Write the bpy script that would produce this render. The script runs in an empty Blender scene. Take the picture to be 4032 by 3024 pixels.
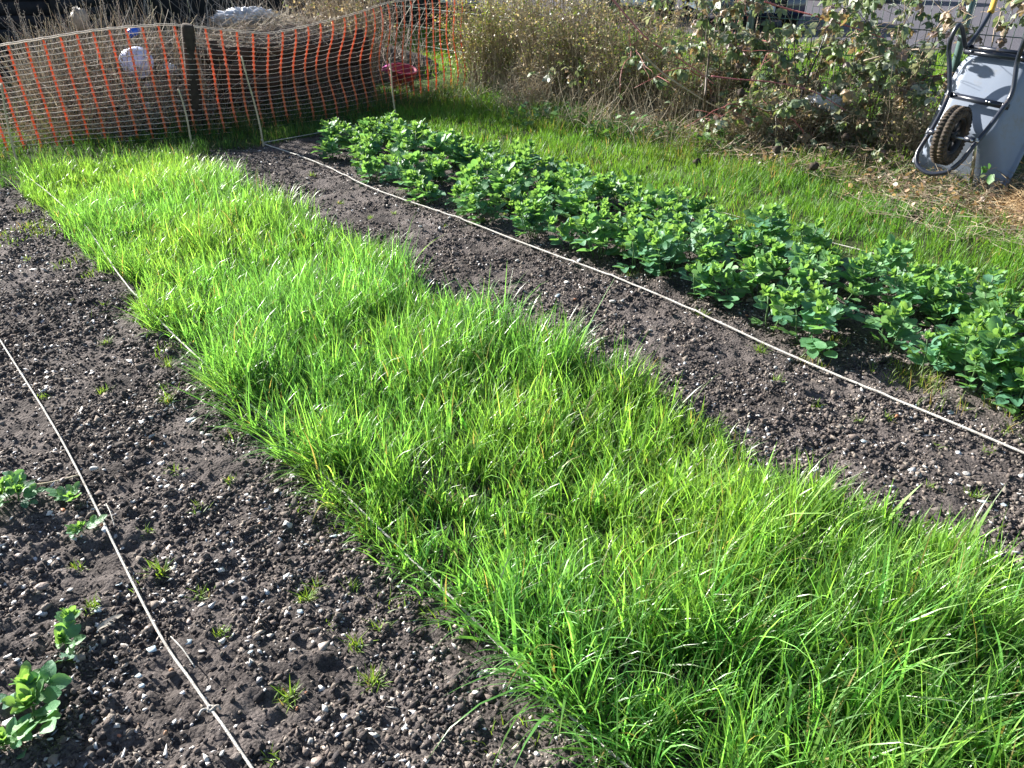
import bpy, math, random
import numpy as np
from mathutils import Vector, Matrix

# ------------------------------------------------------------------ camera, sky, sun, exposure
S = bpy.context.scene
COL = S.collection
PITCH = math.radians(29.8); CAM_H = 1.6; FPX = 3100.0
cam_d = bpy.data.cameras.new("camera"); cam = bpy.data.objects.new("camera", cam_d); COL.objects.link(cam)
cam.location = (0, 0, CAM_H); cam.rotation_euler = (math.pi/2 - PITCH, 0, 0)
cam_d.sensor_width = 36.0; cam_d.lens = FPX/4032*36.0; cam_d.clip_end = 400; cam_d.clip_start = 0.05
S.camera = cam

SUN_EL = math.radians(26); SUN_AZ = (-0.82, 0.572)          # horizontal direction towards the sun
world = bpy.data.worlds.new("World"); S.world = world; world.use_nodes = True
wn = world.node_tree.nodes; wl = world.node_tree.links
sky = wn.new("ShaderNodeTexSky"); sky.sky_type = 'NISHITA'; sky.sun_disc = False
sky.sun_elevation = SUN_EL; sky.sun_rotation = math.atan2(SUN_AZ[0], SUN_AZ[1])
bg = wn.get("Background") or wn.new("ShaderNodeBackground")
wl.new(sky.outputs[0], bg.inputs[0]); bg.inputs[1].default_value = 0.055
sun_d = bpy.data.lights.new("sun", 'SUN'); sun_d.energy = 5.0; sun_d.angle = math.radians(0.5); sun_d.color = (1.0, 0.96, 0.89)
sun = bpy.data.objects.new("sun", sun_d); COL.objects.link(sun)
sd = Vector((SUN_AZ[0]*math.cos(SUN_EL), SUN_AZ[1]*math.cos(SUN_EL), math.sin(SUN_EL))).normalized()
sun.rotation_euler = sd.to_track_quat('Z', 'Y').to_euler(); sun.location = (-20, 5, 15)
S.view_settings.view_transform = 'Standard'; S.view_settings.look = 'None'
S.view_settings.exposure = 1.8; S.view_settings.gamma = 1.0; S.view_settings.use_curve_mapping = False
S.cycles.max_bounces = 6; S.cycles.diffuse_bounces = 3; S.cycles.transmission_bounces = 4
S.cycles.use_denoising = True

rng = np.random.default_rng(7); random.seed(7)
PI = math.pi

# ------------------------------------------------------------------ plot coordinates (metres): s runs towards the near right, t across
C0 = np.array([-2.16, 6.98]); WS = np.array([0.644, -0.765]); VT = np.array([0.765, 0.644])
def P(s, t): return C0 + np.multiply.outer(s, WS) + np.multiply.outer(t, VT)
def ST(x, y):
    dx, dy = x-C0[0], y-C0[1]
    return dx*WS[0]+dy*WS[1], dx*VT[0]+dy*VT[1]
def at(px, py, z=0.0):
    """ground position that the photograph shows at a pixel"""
    dx = (px-2016)/FPX; dy = (1512-py)/FPX
    d = (dx, math.cos(PITCH)+dy*math.sin(PITCH), -math.sin(PITCH)+dy*math.cos(PITCH))
    k = (z-CAM_H)/d[2]
    return np.array([d[0]*k, d[1]*k])
def aty(px, py, Y):
    dx = (px-2016)/FPX; dy = (1512-py)/FPX
    d = (dx, math.cos(PITCH)+dy*math.sin(PITCH), -math.sin(PITCH)+dy*math.cos(PITCH))
    k = Y/d[1]
    return (d[0]*k, Y, CAM_H+d[2]*k)

# ------------------------------------------------------------------ noise
def vnoise(x, y, seed=0):
    xi = np.floor(x).astype(np.int64); yi = np.floor(y).astype(np.int64)
    xf = x-xi; yf = y-yi
    def h(a, b):
        n = (a*374761393 + b*668265263 + seed*1442695041) & 0xffffffff
        n = ((n ^ (n >> 13))*1274126177) & 0xffffffff
        return ((n ^ (n >> 16)) & 0xffff)/65535.0
    u = xf*xf*(3-2*xf); v = yf*yf*(3-2*yf)
    return (h(xi, yi)*(1-u)+h(xi+1, yi)*u)*(1-v)+(h(xi, yi+1)*(1-u)+h(xi+1, yi+1)*u)*v
def fbm(x, y, f, seed=0, o=3):
    r = 0; a = 1; tot = 0
    for k in range(o):
        r = r+a*vnoise(x*f, y*f, seed+k); tot += a; a *= .5; f *= 2.03
    return r/tot
def ground_z(x, y, fine=True):
    x = np.asarray(x, float); y = np.asarray(y, float)
    s, t = ST(x, y)
    soil = soil_mask(s, t)
    z = (fbm(x, y, 1.3, 3)-.5)*.05
    m = (fbm(x, y, 9., 11)-.5)*.032*soil
    z = z+m
    if fine: z = z+((fbm(x, y, 30., 21, 3)-.5)*.034)*soil*(.35+1.1*fbm(x, y, 1.7, 25, 2))
    fade = np.clip((13-y)/3, 0, 1)
    return z*fade
def soil_mask(s, t):
    e = (vnoise(s*3, t*3, 5)-.5)*.25
    a = np.clip((1.28+e-t)/.08, 0, 1)*np.clip((s+.03+e*.5)/.08, 0, 1)
    return a

# ------------------------------------------------------------------ mesh helpers
def build(name, V, F, mats, parent=None, cols=None, smooth=False, mi=None):
    """V (n,3); F list of integer arrays (k,3) or (k,4)"""
    me = bpy.data.meshes.new(name)
    V = np.asarray(V, np.float32)
    F = [np.asarray(f, np.int32) for f in F if len(f)]
    me.vertices.add(len(V)); me.vertices.foreach_set("co", V.ravel())
    nl = sum(f.size for f in F); nf = sum(len(f) for f in F)
    me.loops.add(nl); me.polygons.add(nf)
    me.loops.foreach_set("vertex_index", np.concatenate([f.ravel() for f in F]))
    tot = np.concatenate([np.full(len(f), f.shape[1], np.int32) for f in F])
    st = np.concatenate([[0], np.cumsum(tot)[:-1]]).astype(np.int32)
    me.polygons.foreach_set("loop_start", st); me.polygons.foreach_set("loop_total", tot)
    if smooth: me.polygons.foreach_set("use_smooth", np.ones(nf, bool))
    if mi is not None: me.polygons.foreach_set("material_index", np.asarray(mi, np.int32))
    if cols is not None:
        a = me.color_attributes.new("tint", 'FLOAT_COLOR', 'POINT')
        c = np.ones((len(V), 4), np.float32); c[:, :3] = cols
        a.data.foreach_set("color", c.ravel())
    for m in (mats if isinstance(mats, (list, tuple)) else [mats]): me.materials.append(m)
    me.update(calc_edges=True)
    return obj(name, me, parent)
def obj(name, me, parent=None, loc=None, rot=None):
    o = bpy.data.objects.new(name, me); COL.objects.link(o)
    if parent is not None: o.parent = parent
    if loc is not None: o.location = loc
    if rot is not None: o.rotation_euler = rot
    return o
def empty(name, loc=(0, 0, 0), rz=0.0):
    o = bpy.data.objects.new(name, None); COL.objects.link(o); o.location = loc; o.rotation_euler = (0, 0, rz)
    o.empty_display_size = .1
    return o
def tag(o, label=None, cat=None, group=None, kind=None):
    if label: o["label"] = label
    if cat: o["category"] = cat
    if group: o["group"] = group
    if kind: o["kind"] = kind
    return o
class MB:
    """collects pieces for ONE mesh"""
    def __init__(s): s.V = []; s.F = []; s.n = 0
    def add(s, V, F):
        V = np.asarray(V, float)
        s.V.append(V)
        for f in F: s.F.append(np.asarray(f)+s.n)
        s.n += len(V); return s
    def box(s, c, d, R=None, j=0):
        c = np.asarray(c, float); h = np.asarray(d, float)/2
        v = np.array([[x, y, z] for x in (-1, 1) for y in (-1, 1) for z in (-1, 1)])*h
        if j: v = v+rng.normal(0, j, v.shape)
        if R is not None: v = v@np.asarray(R).T
        return s.add(v+c, [[[0, 1, 3, 2], [4, 6, 7, 5], [0, 4, 5, 1], [2, 3, 7, 6], [0, 2, 6, 4], [1, 5, 7, 3]]])
    def tube(s, pts, r, n=8, cap=True, squash=1.0):
        pts = np.asarray(pts, float); m = len(pts)
        r = np.broadcast_to(np.asarray(r, float), (m,))
        T = np.gradient(pts, axis=0); T /= np.linalg.norm(T, axis=1)[:, None]+1e-12
        ref = np.array([0, 0, 1.]) if abs(T[0][2]) < .9 else np.array([1., 0, 0])
        N = np.cross(T[0], ref); N /= np.linalg.norm(N); Vs = []
        a = np.arange(n)*2*PI/n
        for i in range(m):
            N = N-T[i]*(N@T[i]); N /= np.linalg.norm(N)+1e-12; B = np.cross(T[i], N)
            Vs.append(pts[i]+r[i]*(np.outer(np.cos(a), N)+squash*np.outer(np.sin(a), B)))
        V = np.concatenate(Vs); i = np.arange(m-1)[:, None]*n; k = np.arange(n)[None]; k2 = (k+1) % n
        Q = np.stack([i+k, i+k2, i+n+k2, i+n+k], -1).reshape(-1, 4)
        fs = [Q]
        if cap:
            V = np.concatenate([V, pts[:1], pts[-1:]]); kk = np.arange(n)
            fs.append(np.stack([np.full(n, m*n), (kk+1) % n, kk], -1))
            fs.append(np.stack([np.full(n, m*n+1), (m-1)*n+kk, (m-1)*n+(kk+1) % n], -1))
        return s.add(V, fs)
    def done(s, name, mat, parent=None, smooth=False, cols=None):
        V = np.concatenate(s.V); t = [f for f in s.F if f.shape[1] == 3]; q = [f for f in s.F if f.shape[1] == 4]
        F = ([np.concatenate(t)] if t else [])+([np.concatenate(q)] if q else [])
        if cols is not None: cols = np.broadcast_to(np.asarray(cols, float), V.shape)
        return build(name, V, F, mat, parent, cols, smooth)
def catmull(pts, n=8):
    p = np.asarray(pts, float); p = np.vstack([2*p[0]-p[1], p, 2*p[-1]-p[-2]]); out = []
    for i in range(1, len(p)-2):
        for u in np.arange(n)/n:
            out.append(.5*((2*p[i])+(-p[i-1]+p[i+1])*u+(2*p[i-1]-5*p[i]+4*p[i+1]-p[i+2])*u*u+(-p[i-1]+3*p[i]-3*p[i+1]+p[i+2])*u**3))
    out.append(p[-2]); return np.array(out)
def ribbons(P0, head, length, width, lean, curl, K=4, twist=0.0):
    """grass blades; all arguments arrays over N. returns V,F-list,index of blade per vertex, fraction along"""
    N = len(P0); i = np.arange(K+1)/K
    th = lean[:, None]+curl[:, None]*i[None]**1.6
    step = (length/K)[:, None]
    dr = np.sin(th)*step; dz = np.cos(th)*step
    r = np.concatenate([np.zeros((N, 1)), np.cumsum(dr[:, :-1], 1)], 1); z = np.concatenate([np.zeros((N, 1)), np.cumsum(dz[:, :-1], 1)], 1)
    hx, hy = np.cos(head), np.sin(head)
    C = np.stack([P0[:, :1]+r*hx[:, None], P0[:, 1:2]+r*hy[:, None], P0[:, 2:3]+z], -1)
    tw = twist*np.ones(N) if np.isscalar(twist) else twist
    a = head+PI/2; wd = np.stack([np.cos(a+tw), np.sin(a+tw), np.zeros(N)], -1)
    prof = np.where(i < .25, .7+1.2*i, 1-((i-.25)/.75)**1.7); prof[-1] = 0
    off = wd[:, None, :]*(width[:, None]*prof[None]/2)[..., None]
    L = C-off; Rr = C+off
    V = np.concatenate([np.stack([L[:, :-1], Rr[:, :-1]], 2).reshape(N, -1, 3), C[:, -1:]], 1)
    per = 2*K+1; b = np.arange(N)[:, None, None]*per
    q = np.array([[2*k, 2*k+1, 2*k+3, 2*k+2] for k in range(K-1)]).reshape(-1, 4)
    F = [(b+q[None]).reshape(-1, 4)] if K > 1 else []
    F.append((b+np.array([[[2*K-2, 2*K-1, 2*K]]])).reshape(-1, 3))
    fr = np.concatenate([np.repeat(i[:-1], 2), [1.0]])
    return V.reshape(-1, 3), F, np.repeat(np.arange(N), per), np.tile(fr, N)
def sticks(paths, rad, sides=3):
    """many thin stems at once: paths (N,K,3), rad (N,K)"""
    N, K, _ = paths.shape
    T = np.gradient(paths, axis=1); T /= np.linalg.norm(T, axis=2)[..., None]+1e-9
    ref = np.where(np.abs(T[..., 2:3]) < .9, np.array([0, 0, 1.]), np.array([1., 0, 0]))
    A = np.cross(T, ref); A /= np.linalg.norm(A, axis=2)[..., None]+1e-9; B = np.cross(T, A)
    an = np.arange(sides)*2*PI/sides
    V = paths[:, :, None]+rad[:, :, None, None]*(np.cos(an)[None, None, :, None]*A[:, :, None]+np.sin(an)[None, None, :, None]*B[:, :, None])
    q = []
    for k in range(K-1):
        for j in range(sides):
            j2 = (j+1) % sides; q.append([k*sides+j, k*sides+j2, (k+1)*sides+j2, (k+1)*sides+j])
    F = (np.arange(N)[:, None, None]*(K*sides)+np.array(q)[None]).reshape(-1, 4)
    return V.reshape(-1, 3), [F], np.repeat(np.arange(N), K*sides)
def rotmats(yaw, pitch, roll):
    cy, sy, cp, sp, cr, sr = np.cos(yaw), np.sin(yaw), np.cos(pitch), np.sin(pitch), np.cos(roll), np.sin(roll)
    R = np.empty((len(yaw), 3, 3))
    R[:, 0, 0] = cy*cp; R[:, 0, 1] = cy*sp*sr-sy*cr; R[:, 0, 2] = cy*sp*cr+sy*sr
    R[:, 1, 0] = sy*cp; R[:, 1, 1] = sy*sp*sr+cy*cr; R[:, 1, 2] = sy*sp*cr-cy*sr
    R[:, 2, 0] = -sp; R[:, 2, 1] = cp*sr; R[:, 2, 2] = cp*cr
    return R
def scatter(TV, TF, pos, R, scale, jitter=0.0):
    N = len(pos); TV = np.asarray(TV, float); n = len(TV)
    sc = scale[:, None, :] if scale.ndim == 2 else scale[:, None, None]
    base = TV[None]*sc
    if jitter: base = base*(1+rng.normal(0, jitter, (N, n, 1)))
    V = np.einsum('nij,nkj->nki', R, base)+pos[:, None]
    F = [(np.arange(N)[:, None, None]*n+np.asarray(f)[None]).reshape(-1, np.asarray(f).shape[1]) for f in TF]
    return V.reshape(-1, 3), F, np.repeat(np.arange(N), n)
ICO_V = []
_g = (1+5**.5)/2
for a_, b_ in ((-1, _g), (1, _g), (-1, -_g), (1, -_g)): ICO_V.append((a_, b_, 0))
for a_, b_ in ((-1, _g), (1, _g), (-1, -_g), (1, -_g)): ICO_V.append((0, a_, b_))
for a_, b_ in ((-1, _g), (1, _g), (-1, -_g), (1, -_g)): ICO_V.append((b_, 0, a_))
ICO_V = np.array(ICO_V, float); ICO_V = ICO_V/np.linalg.norm(ICO_V[0])
ICO_F = np.array([(0, 11, 5), (0, 5, 1), (0, 1, 7), (0, 7, 10), (0, 10, 11), (1, 5, 9), (5, 11, 4), (11, 10, 2), (10, 7, 6), (7, 1, 8), (3, 9, 4), (3, 4, 2), (3, 2, 6), (3, 6, 8), (3, 8, 9), (4, 9, 5), (2, 4, 11), (6, 2, 10), (8, 6, 7), (9, 8, 1)])
# vertex order above differs from the classic table: build faces by distance instead
_d = np.linalg.norm(ICO_V[:, None]-ICO_V[None], axis=2); _e = (_d > .1) & (_d < 1.1)
ICO_F = []
for i in range(12):
    for j in range(i+1, 12):
        for k in range(j+1, 12):
            if _e[i, j] and _e[j, k] and _e[i, k]:
                n = np.cross(ICO_V[j]-ICO_V[i], ICO_V[k]-ICO_V[i])
                ICO_F.append((i, j, k) if n@ICO_V[i] > 0 else (i, k, j))
ICO_F = np.array(ICO_F)
OCT_V = np.array([(1, 0, 0), (-1, 0, 0), (0, 1, 0), (0, -1, 0), (0, 0, 1), (0, 0, -1)], float)
OCT_F = np.array([(0, 2, 4), (2, 1, 4), (1, 3, 4), (3, 0, 4), (2, 0, 5), (1, 2, 5), (3, 1, 5), (0, 3, 5)])

# ------------------------------------------------------------------ materials
def mat(name, col=(.5, .5, .5), rough=.7, spec=.5, metal=0.0, var=0.0, vscale=30, bump=0.0, bscale=60, tint=False, trans=0.0, tcol=None, coat=0.0, dirt=None, dscale=6, dlo=.5, dhi=.62):
    m = bpy.data.materials.new(name); m.use_nodes = True; N = m.node_tree.nodes; L = m.node_tree.links
    b = N["Principled BSDF"]; out = N["Material Output"]
    b.inputs["Roughness"].default_value = rough; b.inputs["Specular IOR Level"].default_value = spec
    b.inputs["Metallic"].default_value = metal; b.inputs["Coat Weight"].default_value = coat
    tc = N.new("ShaderNodeTexCoord")
    if tint:
        a = N.new("ShaderNodeAttribute"); a.attribute_name = "tint"; src = a.outputs["Color"]
    else:
        a = N.new("ShaderNodeRGB"); a.outputs[0].default_value = (*col, 1); src = a.outputs[0]
    if var:
        nz = N.new("ShaderNodeTexNoise"); nz.inputs["Scale"].default_value = vscale; nz.inputs["Detail"].default_value = 4
        L.new(tc.outputs["Object"], nz.inputs["Vector"])
        mr = N.new("ShaderNodeMapRange"); mr.inputs[1].default_value = .3; mr.inputs[2].default_value = .7
        mr.inputs[3].default_value = 1-var; mr.inputs[4].default_value = 1+var; L.new(nz.outputs[0], mr.inputs[0])
        mx = N.new("ShaderNodeVectorMath"); mx.operation = 'SCALE'; L.new(src, mx.inputs[0]); L.new(mr.outputs[0], mx.inputs["Scale"]); src = mx.outputs[0]
    if dirt:
        nz = N.new("ShaderNodeTexNoise"); nz.inputs["Scale"].default_value = dscale; nz.inputs["Detail"].default_value = 8; nz.inputs["Roughness"].default_value = .7
        L.new(tc.outputs["Object"], nz.inputs["Vector"])
        mr = N.new("ShaderNodeMapRange"); mr.inputs[1].default_value = dlo; mr.inputs[2].default_value = dhi; L.new(nz.outputs[0], mr.inputs[0])
        mx = N.new("ShaderNodeMix"); mx.data_type = 'RGBA'; L.new(mr.outputs[0], mx.inputs[0]); L.new(src, mx.inputs[6]); mx.inputs[7].default_value = (*dirt, 1); src = mx.outputs[2]
    L.new(src, b.inputs["Base Color"])
    if bump:
        nz = N.new("ShaderNodeTexNoise"); nz.inputs["Scale"].default_value = bscale; nz.inputs["Detail"].default_value = 6
        L.new(tc.outputs["Object"], nz.inputs["Vector"])
        bp = N.new("ShaderNodeBump"); bp.inputs["Strength"].default_value = bump; bp.inputs["Distance"].default_value = .01
        L.new(nz.outputs[0], bp.inputs["Height"]); L.new(bp.outputs[0], b.inputs["Normal"])
    if trans:
        t = N.new("ShaderNodeBsdfTranslucent")
        if tcol is not None:
            vm = N.new("ShaderNodeVectorMath"); vm.operation = 'MULTIPLY'; L.new(src, vm.inputs[0]); vm.inputs[1].default_value = tcol; L.new(vm.outputs[0], t.inputs[0])
        else: L.new(src, t.inputs[0])
        ms = N.new("ShaderNodeMixShader"); ms.inputs[0].default_value = trans
        L.new(b.outputs[0], ms.inputs[1]); L.new(t.outputs[0], ms.inputs[2]); L.new(ms.outputs[0], out.inputs[0])
    return m
M = {}
M["grass"] = mat("grass_blade", tint=True, rough=.36, spec=.7, trans=.42, tcol=(2.0, 2.0, 1.1))
M['lawn'] = mat("lawn_blade", tint=True, rough=.5, spec=.4, trans=.4, tcol=(2.0, 1.8, 1.0))
M['bean'] = mat("bean_leaf", tint=True, rough=.5, spec=.4, trans=.36, tcol=(2.3, 2.0, .8), var=.12, vscale=60, bump=.25, bscale=90)
M['stem'] = mat("bean_stem", (.09, .16, .06), rough=.5, spec=.4, var=.15)
M['dry'] = mat("dry_stalk", tint=True, rough=.8, spec=.25, trans=.15)
M['leaf'] = mat("shrub_leaf", tint=True, rough=.42, spec=.5, trans=.25, tcol=(1.8, 1.7, 1.0), bump=.2, bscale=120)
M['clod'] = mat("soil_crumb", tint=True, rough=.95, spec=.15, bump=.5, bscale=300)
M['stone'] = mat("pale_stone", tint=True, rough=.6, spec=.4, var=.25, vscale=90, bump=.3, bscale=120)
M['glass'] = mat("shard", tint=True, rough=.15, spec=.6, var=.08, vscale=60)
M['string'] = mat("white_cord", (.58, .56, .52), rough=.85, spec=.15, var=.25, vscale=160, bump=.8, bscale=400, dirt=(.30, .26, .22), dscale=18, dlo=.52, dhi=.72)
M['cane'] = mat("bamboo", (.50, .42, .28), rough=.5, spec=.4, var=.25, vscale=25)
M['orange'] = mat("orange_plastic", tint=True, rough=.42, spec=.5, var=.12, vscale=14, trans=.3)
M['strand'] = mat("pale_glare_plastic", (.80, .66, .56), rough=.4, spec=.55, var=.15, vscale=20)  # pale cream: white highlights on the net strands put into the colour
M['wood'] = mat("weathered_wood", (.050, .038, .030), rough=.85, spec=.2, var=.35, vscale=18, bump=.6, bscale=50)
M['shed'] = mat("dark_shed_board", (.016, .017, .022), rough=.75, spec=.3, var=.3, vscale=12, bump=.3, bscale=40)
M['wire'] = mat("green_coated_wire", (.012, .055, .035), rough=.35, spec=.6)
M['wirepost'] = mat("fence_post_green", (.08, .135, .125), rough=.35, spec=.5, var=.1)
M['tray'] = mat("galvanised_tray", (.20, .235, .30), rough=.48, spec=.4, metal=.1, var=.12, vscale=5, dirt=(.19, .175, .15), dscale=5, dlo=.52, dhi=.75)
M['frame'] = mat("painted_tube", (.018, .022, .035), rough=.28, spec=.6, dirt=(.16, .12, .09), dscale=11, dlo=.58, dhi=.72)
M['tyre'] = mat("dusty_rubber", (.045, .038, .033), rough=.85, spec=.2, var=.35, vscale=35, dirt=(.13, .098, .070), dscale=14, dlo=.45, dhi=.65, bump=.4, bscale=120)
M['rim'] = mat("black_rim", (.015, .015, .018), rough=.5, spec=.4)
M['grip'] = mat("yellow_grip", (.55, .33, .04), rough=.5, spec=.4, dirt=(.30, .22, .08), dscale=30, dlo=.5, dhi=.7)
M['bolt'] = mat("zinc_bolt", (.6, .6, .62), rough=.3, metal=1.0)
M['pblue'] = mat("blue_plastic", (.02, .10, .55), rough=.25, spec=.5)
M['bowl'] = mat("pale_blue_plastic", (.40, .46, .68), rough=.45, spec=.4, dirt=(.22, .22, .24), dscale=9, dlo=.55, dhi=.75)
M['bag'] = mat("white_polythene", (.60, .62, .68), rough=.35, spec=.5, var=.12, vscale=14, trans=.2)
M['oldbag'] = mat("old_polythene", (.30, .27, .24), rough=.5, var=.3, vscale=12, trans=.2)
M['red'] = mat("red_plastic", (.28, .015, .05), rough=.4, spec=.5, var=.2, vscale=14)
M['pink'] = mat("magenta_fabric", (.42, .07, .26), rough=.7, spec=.3, var=.2, vscale=20)
M['teal'] = mat("teal_plastic", (.02, .28, .30), rough=.35)
M['thorn'] = mat("bramble_cane", tint=True, rough=.5, spec=.4, var=.2, vscale=30)
M['carblue'] = mat("dark_blue_paint", (.012, .022, .06), rough=.22, spec=.6, coat=.8)
M['carpale'] = mat("pale_blue_paint", (.22, .34, .62), rough=.3, spec=.5, coat=.8)
M['carblack'] = mat("black_paint", (.012, .012, .015), rough=.25, spec=.5, coat=.8)
M['cargrey'] = mat("dark_grey_paint", (.03, .035, .045), rough=.25, spec=.5, coat=.8)
M['rubber'] = mat("car_rubber", (.02, .02, .02), rough=.8, spec=.2)
M['alloy'] = mat("alloy", (.45, .46, .48), rough=.35, metal=.9)
M['cglass'] = mat("car_glass", (.02, .025, .03), rough=.05, spec=.8)
M['plate'] = mat("number_plate", (.75, .76, .78), rough=.4)
M['letter'] = mat("plate_letter", (.015, .02, .06), rough=.4)
M['lamp'] = mat("lamp_lens", (.65, .66, .70), rough=.12, spec=.8)
M['concrete'] = mat("kerb_concrete", (.26, .25, .24), rough=.9, spec=.2, var=.15, bump=.4)

def ground_mat():
    m = bpy.data.materials.new("garden_ground"); m.use_nodes = True; N = m.node_tree.nodes; L = m.node_tree.links
    b = N["Principled BSDF"]; b.inputs["Roughness"].default_value = .95; b.inputs["Specular IOR Level"].default_value = .15
    a = N.new("ShaderNodeAttribute"); a.attribute_name = "tint"
    tc = N.new("ShaderNodeTexCoord")
    n1 = N.new("ShaderNodeTexNoise"); n1.inputs["Scale"].default_value = 140; n1.inputs["Detail"].default_value = 5; n1.inputs["Roughness"].default_value = .75
    n2 = N.new("ShaderNodeTexVoronoi"); n2.inputs["Scale"].default_value = 95
    n3 = N.new("ShaderNodeTexNoise"); n3.inputs["Scale"].default_value = 7; n3.inputs["Detail"].default_value = 5
    for n in (n1, n2, n3): L.new(tc.outputs["Object"], n.inputs["Vector"])
    mr = N.new("ShaderNodeMapRange"); mr.inputs[1].default_value = .3; mr.inputs[2].default_value = .72; mr.inputs[3].default_value = .45; mr.inputs[4].default_value = 1.7; L.new(n1.outputs[0], mr.inputs[0])
    mr3 = N.new("ShaderNodeMapRange"); mr3.inputs[1].default_value = .35; mr3.inputs[2].default_value = .65; mr3.inputs[3].default_value = .7; mr3.inputs[4].default_value = 1.35; L.new(n3.outputs[0], mr3.inputs[0])
    mu = N.new("ShaderNodeMath"); mu.operation = 'MULTIPLY'; L.new(mr.outputs[0], mu.inputs[0]); L.new(mr3.outputs[0], mu.inputs[1])
    vm = N.new("ShaderNodeVectorMath"); vm.operation = 'SCALE'; L.new(a.outputs["Color"], vm.inputs[0]); L.new(mu.outputs[0], vm.inputs["Scale"])
    L.new(vm.outputs[0], b.inputs["Base Color"])
    ad = N.new("ShaderNodeMath"); ad.operation = 'SUBTRACT'; L.new(n1.outputs[0], ad.inputs[0]); L.new(n2.outputs["Distance"], ad.inputs[1])
    bp = N.new("ShaderNodeBump"); bp.inputs["Strength"].default_value = .9; bp.inputs["Distance"].default_value = .008
    L.new(ad.outputs[0], bp.inputs["Height"]); L.new(bp.outputs[0], b.inputs["Normal"])
    return m
M['ground'] = ground_mat()
M['road'] = mat("road_tarmac", (.085, .08, .095), rough=.85, spec=.3, var=.2, vscale=60, bump=.5, bscale=300)

# ------------------------------------------------------------------ ground (one sheet, fine where the camera looks)
def make_ground():
    xs = np.concatenate([[-80, -40, -20, -12, -8, -6], np.arange(-4.6, 3.6, .0155), np.arange(3.7, 8, .1), [9, 11, 14, 20, 40, 80]])
    ys = [-30., -10., -3., 0., .5]; y = .85
    while y < 13.2: ys.append(y); y += max(.010, .0060*y)
    ys += [13.4, 13.8, 14.5, 16, 18, 21, 25, 32, 45, 70, 150]
    ys = np.array(ys)
    X, Y = np.meshgrid(xs, ys); s, t = ST(X, Y)
    Z = ground_z(X, Y)
    Z = np.where((X < -4.6) | (X > 3.6), ground_z(X, Y, False), Z)
    Z[(np.abs(X) > 8) | (Y > 13.2) | (Y < .8)] = 0
    so = soil_mask(s, t)[..., None]
    n = fbm(X, Y, 2.2, 77)[..., None]
    soil = np.array([.092, .079, .074])*(.55+.9*n); lawn = np.array([.045, .06, .022])*(.7+.6*n)
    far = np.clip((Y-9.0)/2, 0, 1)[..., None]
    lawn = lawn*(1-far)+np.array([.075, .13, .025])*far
    c = soil*so+lawn*(1-so)
    ny, nx = X.shape; i = np.arange(ny-1)[:, None]*nx+np.arange(nx-1)[None]
    F = np.stack([i, i+1, i+nx+1, i+nx], -1).reshape(-1, 4)
    o = build("ground", np.stack([X, Y, Z], -1).reshape(-1, 3), [F], M['ground'], cols=c.reshape(-1, 3), smooth=True)
    tag(o, "ground of dark crumbly garden soil and grassed earth", None, kind='structure')
make_ground()

# road beyond the wire fence
RP = np.array([5.34, 13.94]); RD = np.array([-.79, .613]); RN = np.array([.613, .79])
def road_pt(k, n): q = RP+RD*k+RN*n; return (q[0], q[1])
V = []; K = np.linspace(-60, 60, 61)
for k in K: V += [(*road_pt(k, 0), .004), (*road_pt(k, 40), .004)]
i = np.arange(60)*2
tag(build("road", V, [np.stack([i, i+1, i+3, i+2], -1)], M['road']), "grey tarmac road beyond the wire fence", kind='structure')

# ------------------------------------------------------------------ soil crumbs and gravel (countless)
def soil_points(n, smin, smax, tmin, tmax):
    s = rng.uniform(smin, smax, n); t = rng.uniform(tmin, tmax, n); p = P(s, t)
    ok = (p[:, 1] > .9) & (p[:, 1] < 8) & (np.abs(p[:, 0]) < .66*p[:, 1]+.75)
    return p[ok]
def crumbs(name, n_per, size, cols, tmpl, mname, label, flat=(.6, 1.0), zones=None, near=False):
    pts = []
    for (a, b, c, d, dens) in zones:
        q = soil_points(int((b-a)*(d-c)*n_per*dens), a, b, c, d)
        if near: # thin out with distance
            q = q[rng.random(len(q)) < np.clip(3.4/(q[:, 1]+.3), .12, 1)**1.6]
        pts.append(q)
    p = np.concatenate(pts); cl = fbm(p[:, 0], p[:, 1], 5., 31); p = p[rng.random(len(p)) < np.clip((cl-.28)*2.6, .15, 1)]
    n = len(p); sz = size[0]*np.exp(rng.normal(0, size[1], n)); sz = np.clip(sz, size[0]*.4, size[2])
    z = ground_z(p[:, 0], p[:, 1])+sz*.15
    sc = np.stack([sz*rng.uniform(.7, 1.5, n), sz*rng.uniform(.45, 1.1, n), sz*rng.uniform(flat[0], flat[1], n)], -1)
    R = rotmats(rng.uniform(0, 2*PI, n), rng.normal(0, .5, n), rng.normal(0, .5, n))
    V, F, ix = scatter(tmpl[0], [tmpl[1]], np.column_stack([p, z]), R, sc, .27)
    C = np.asarray(cols)[rng.integers(0, len(cols), n)]*rng.uniform(.75, 1.25, (n, 1))
    o = build(name, V, F, M[mname], cols=C[ix]); tag(o, label, kind='stuff'); return o
ZL = (-.2, 6.9, -4.2, -1.75, 1.0); ZR = (-.1, 7.5, -.85, 1.25, .9)
SOILC = [(.115, .10, .092), (.075, .064, .060), (.21, .18, .155), (.048, .043, .044), (.14, .115, .102)]
crumbs("soil_crumbs", 15000, (.0050, .42, .016), SOILC, (OCT_V, OCT_F), 'clod', "dark crumbs of earth covering the bare soil", zones=[ZL, ZR], near=True)
crumbs("soil_clods", 900, (.0070, .42, .017), SOILC, (ICO_V, ICO_F), 'clod', "small dark clods lying all over the bare soil", flat=(.35, .9), zones=[ZL, ZR], near=True)
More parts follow.
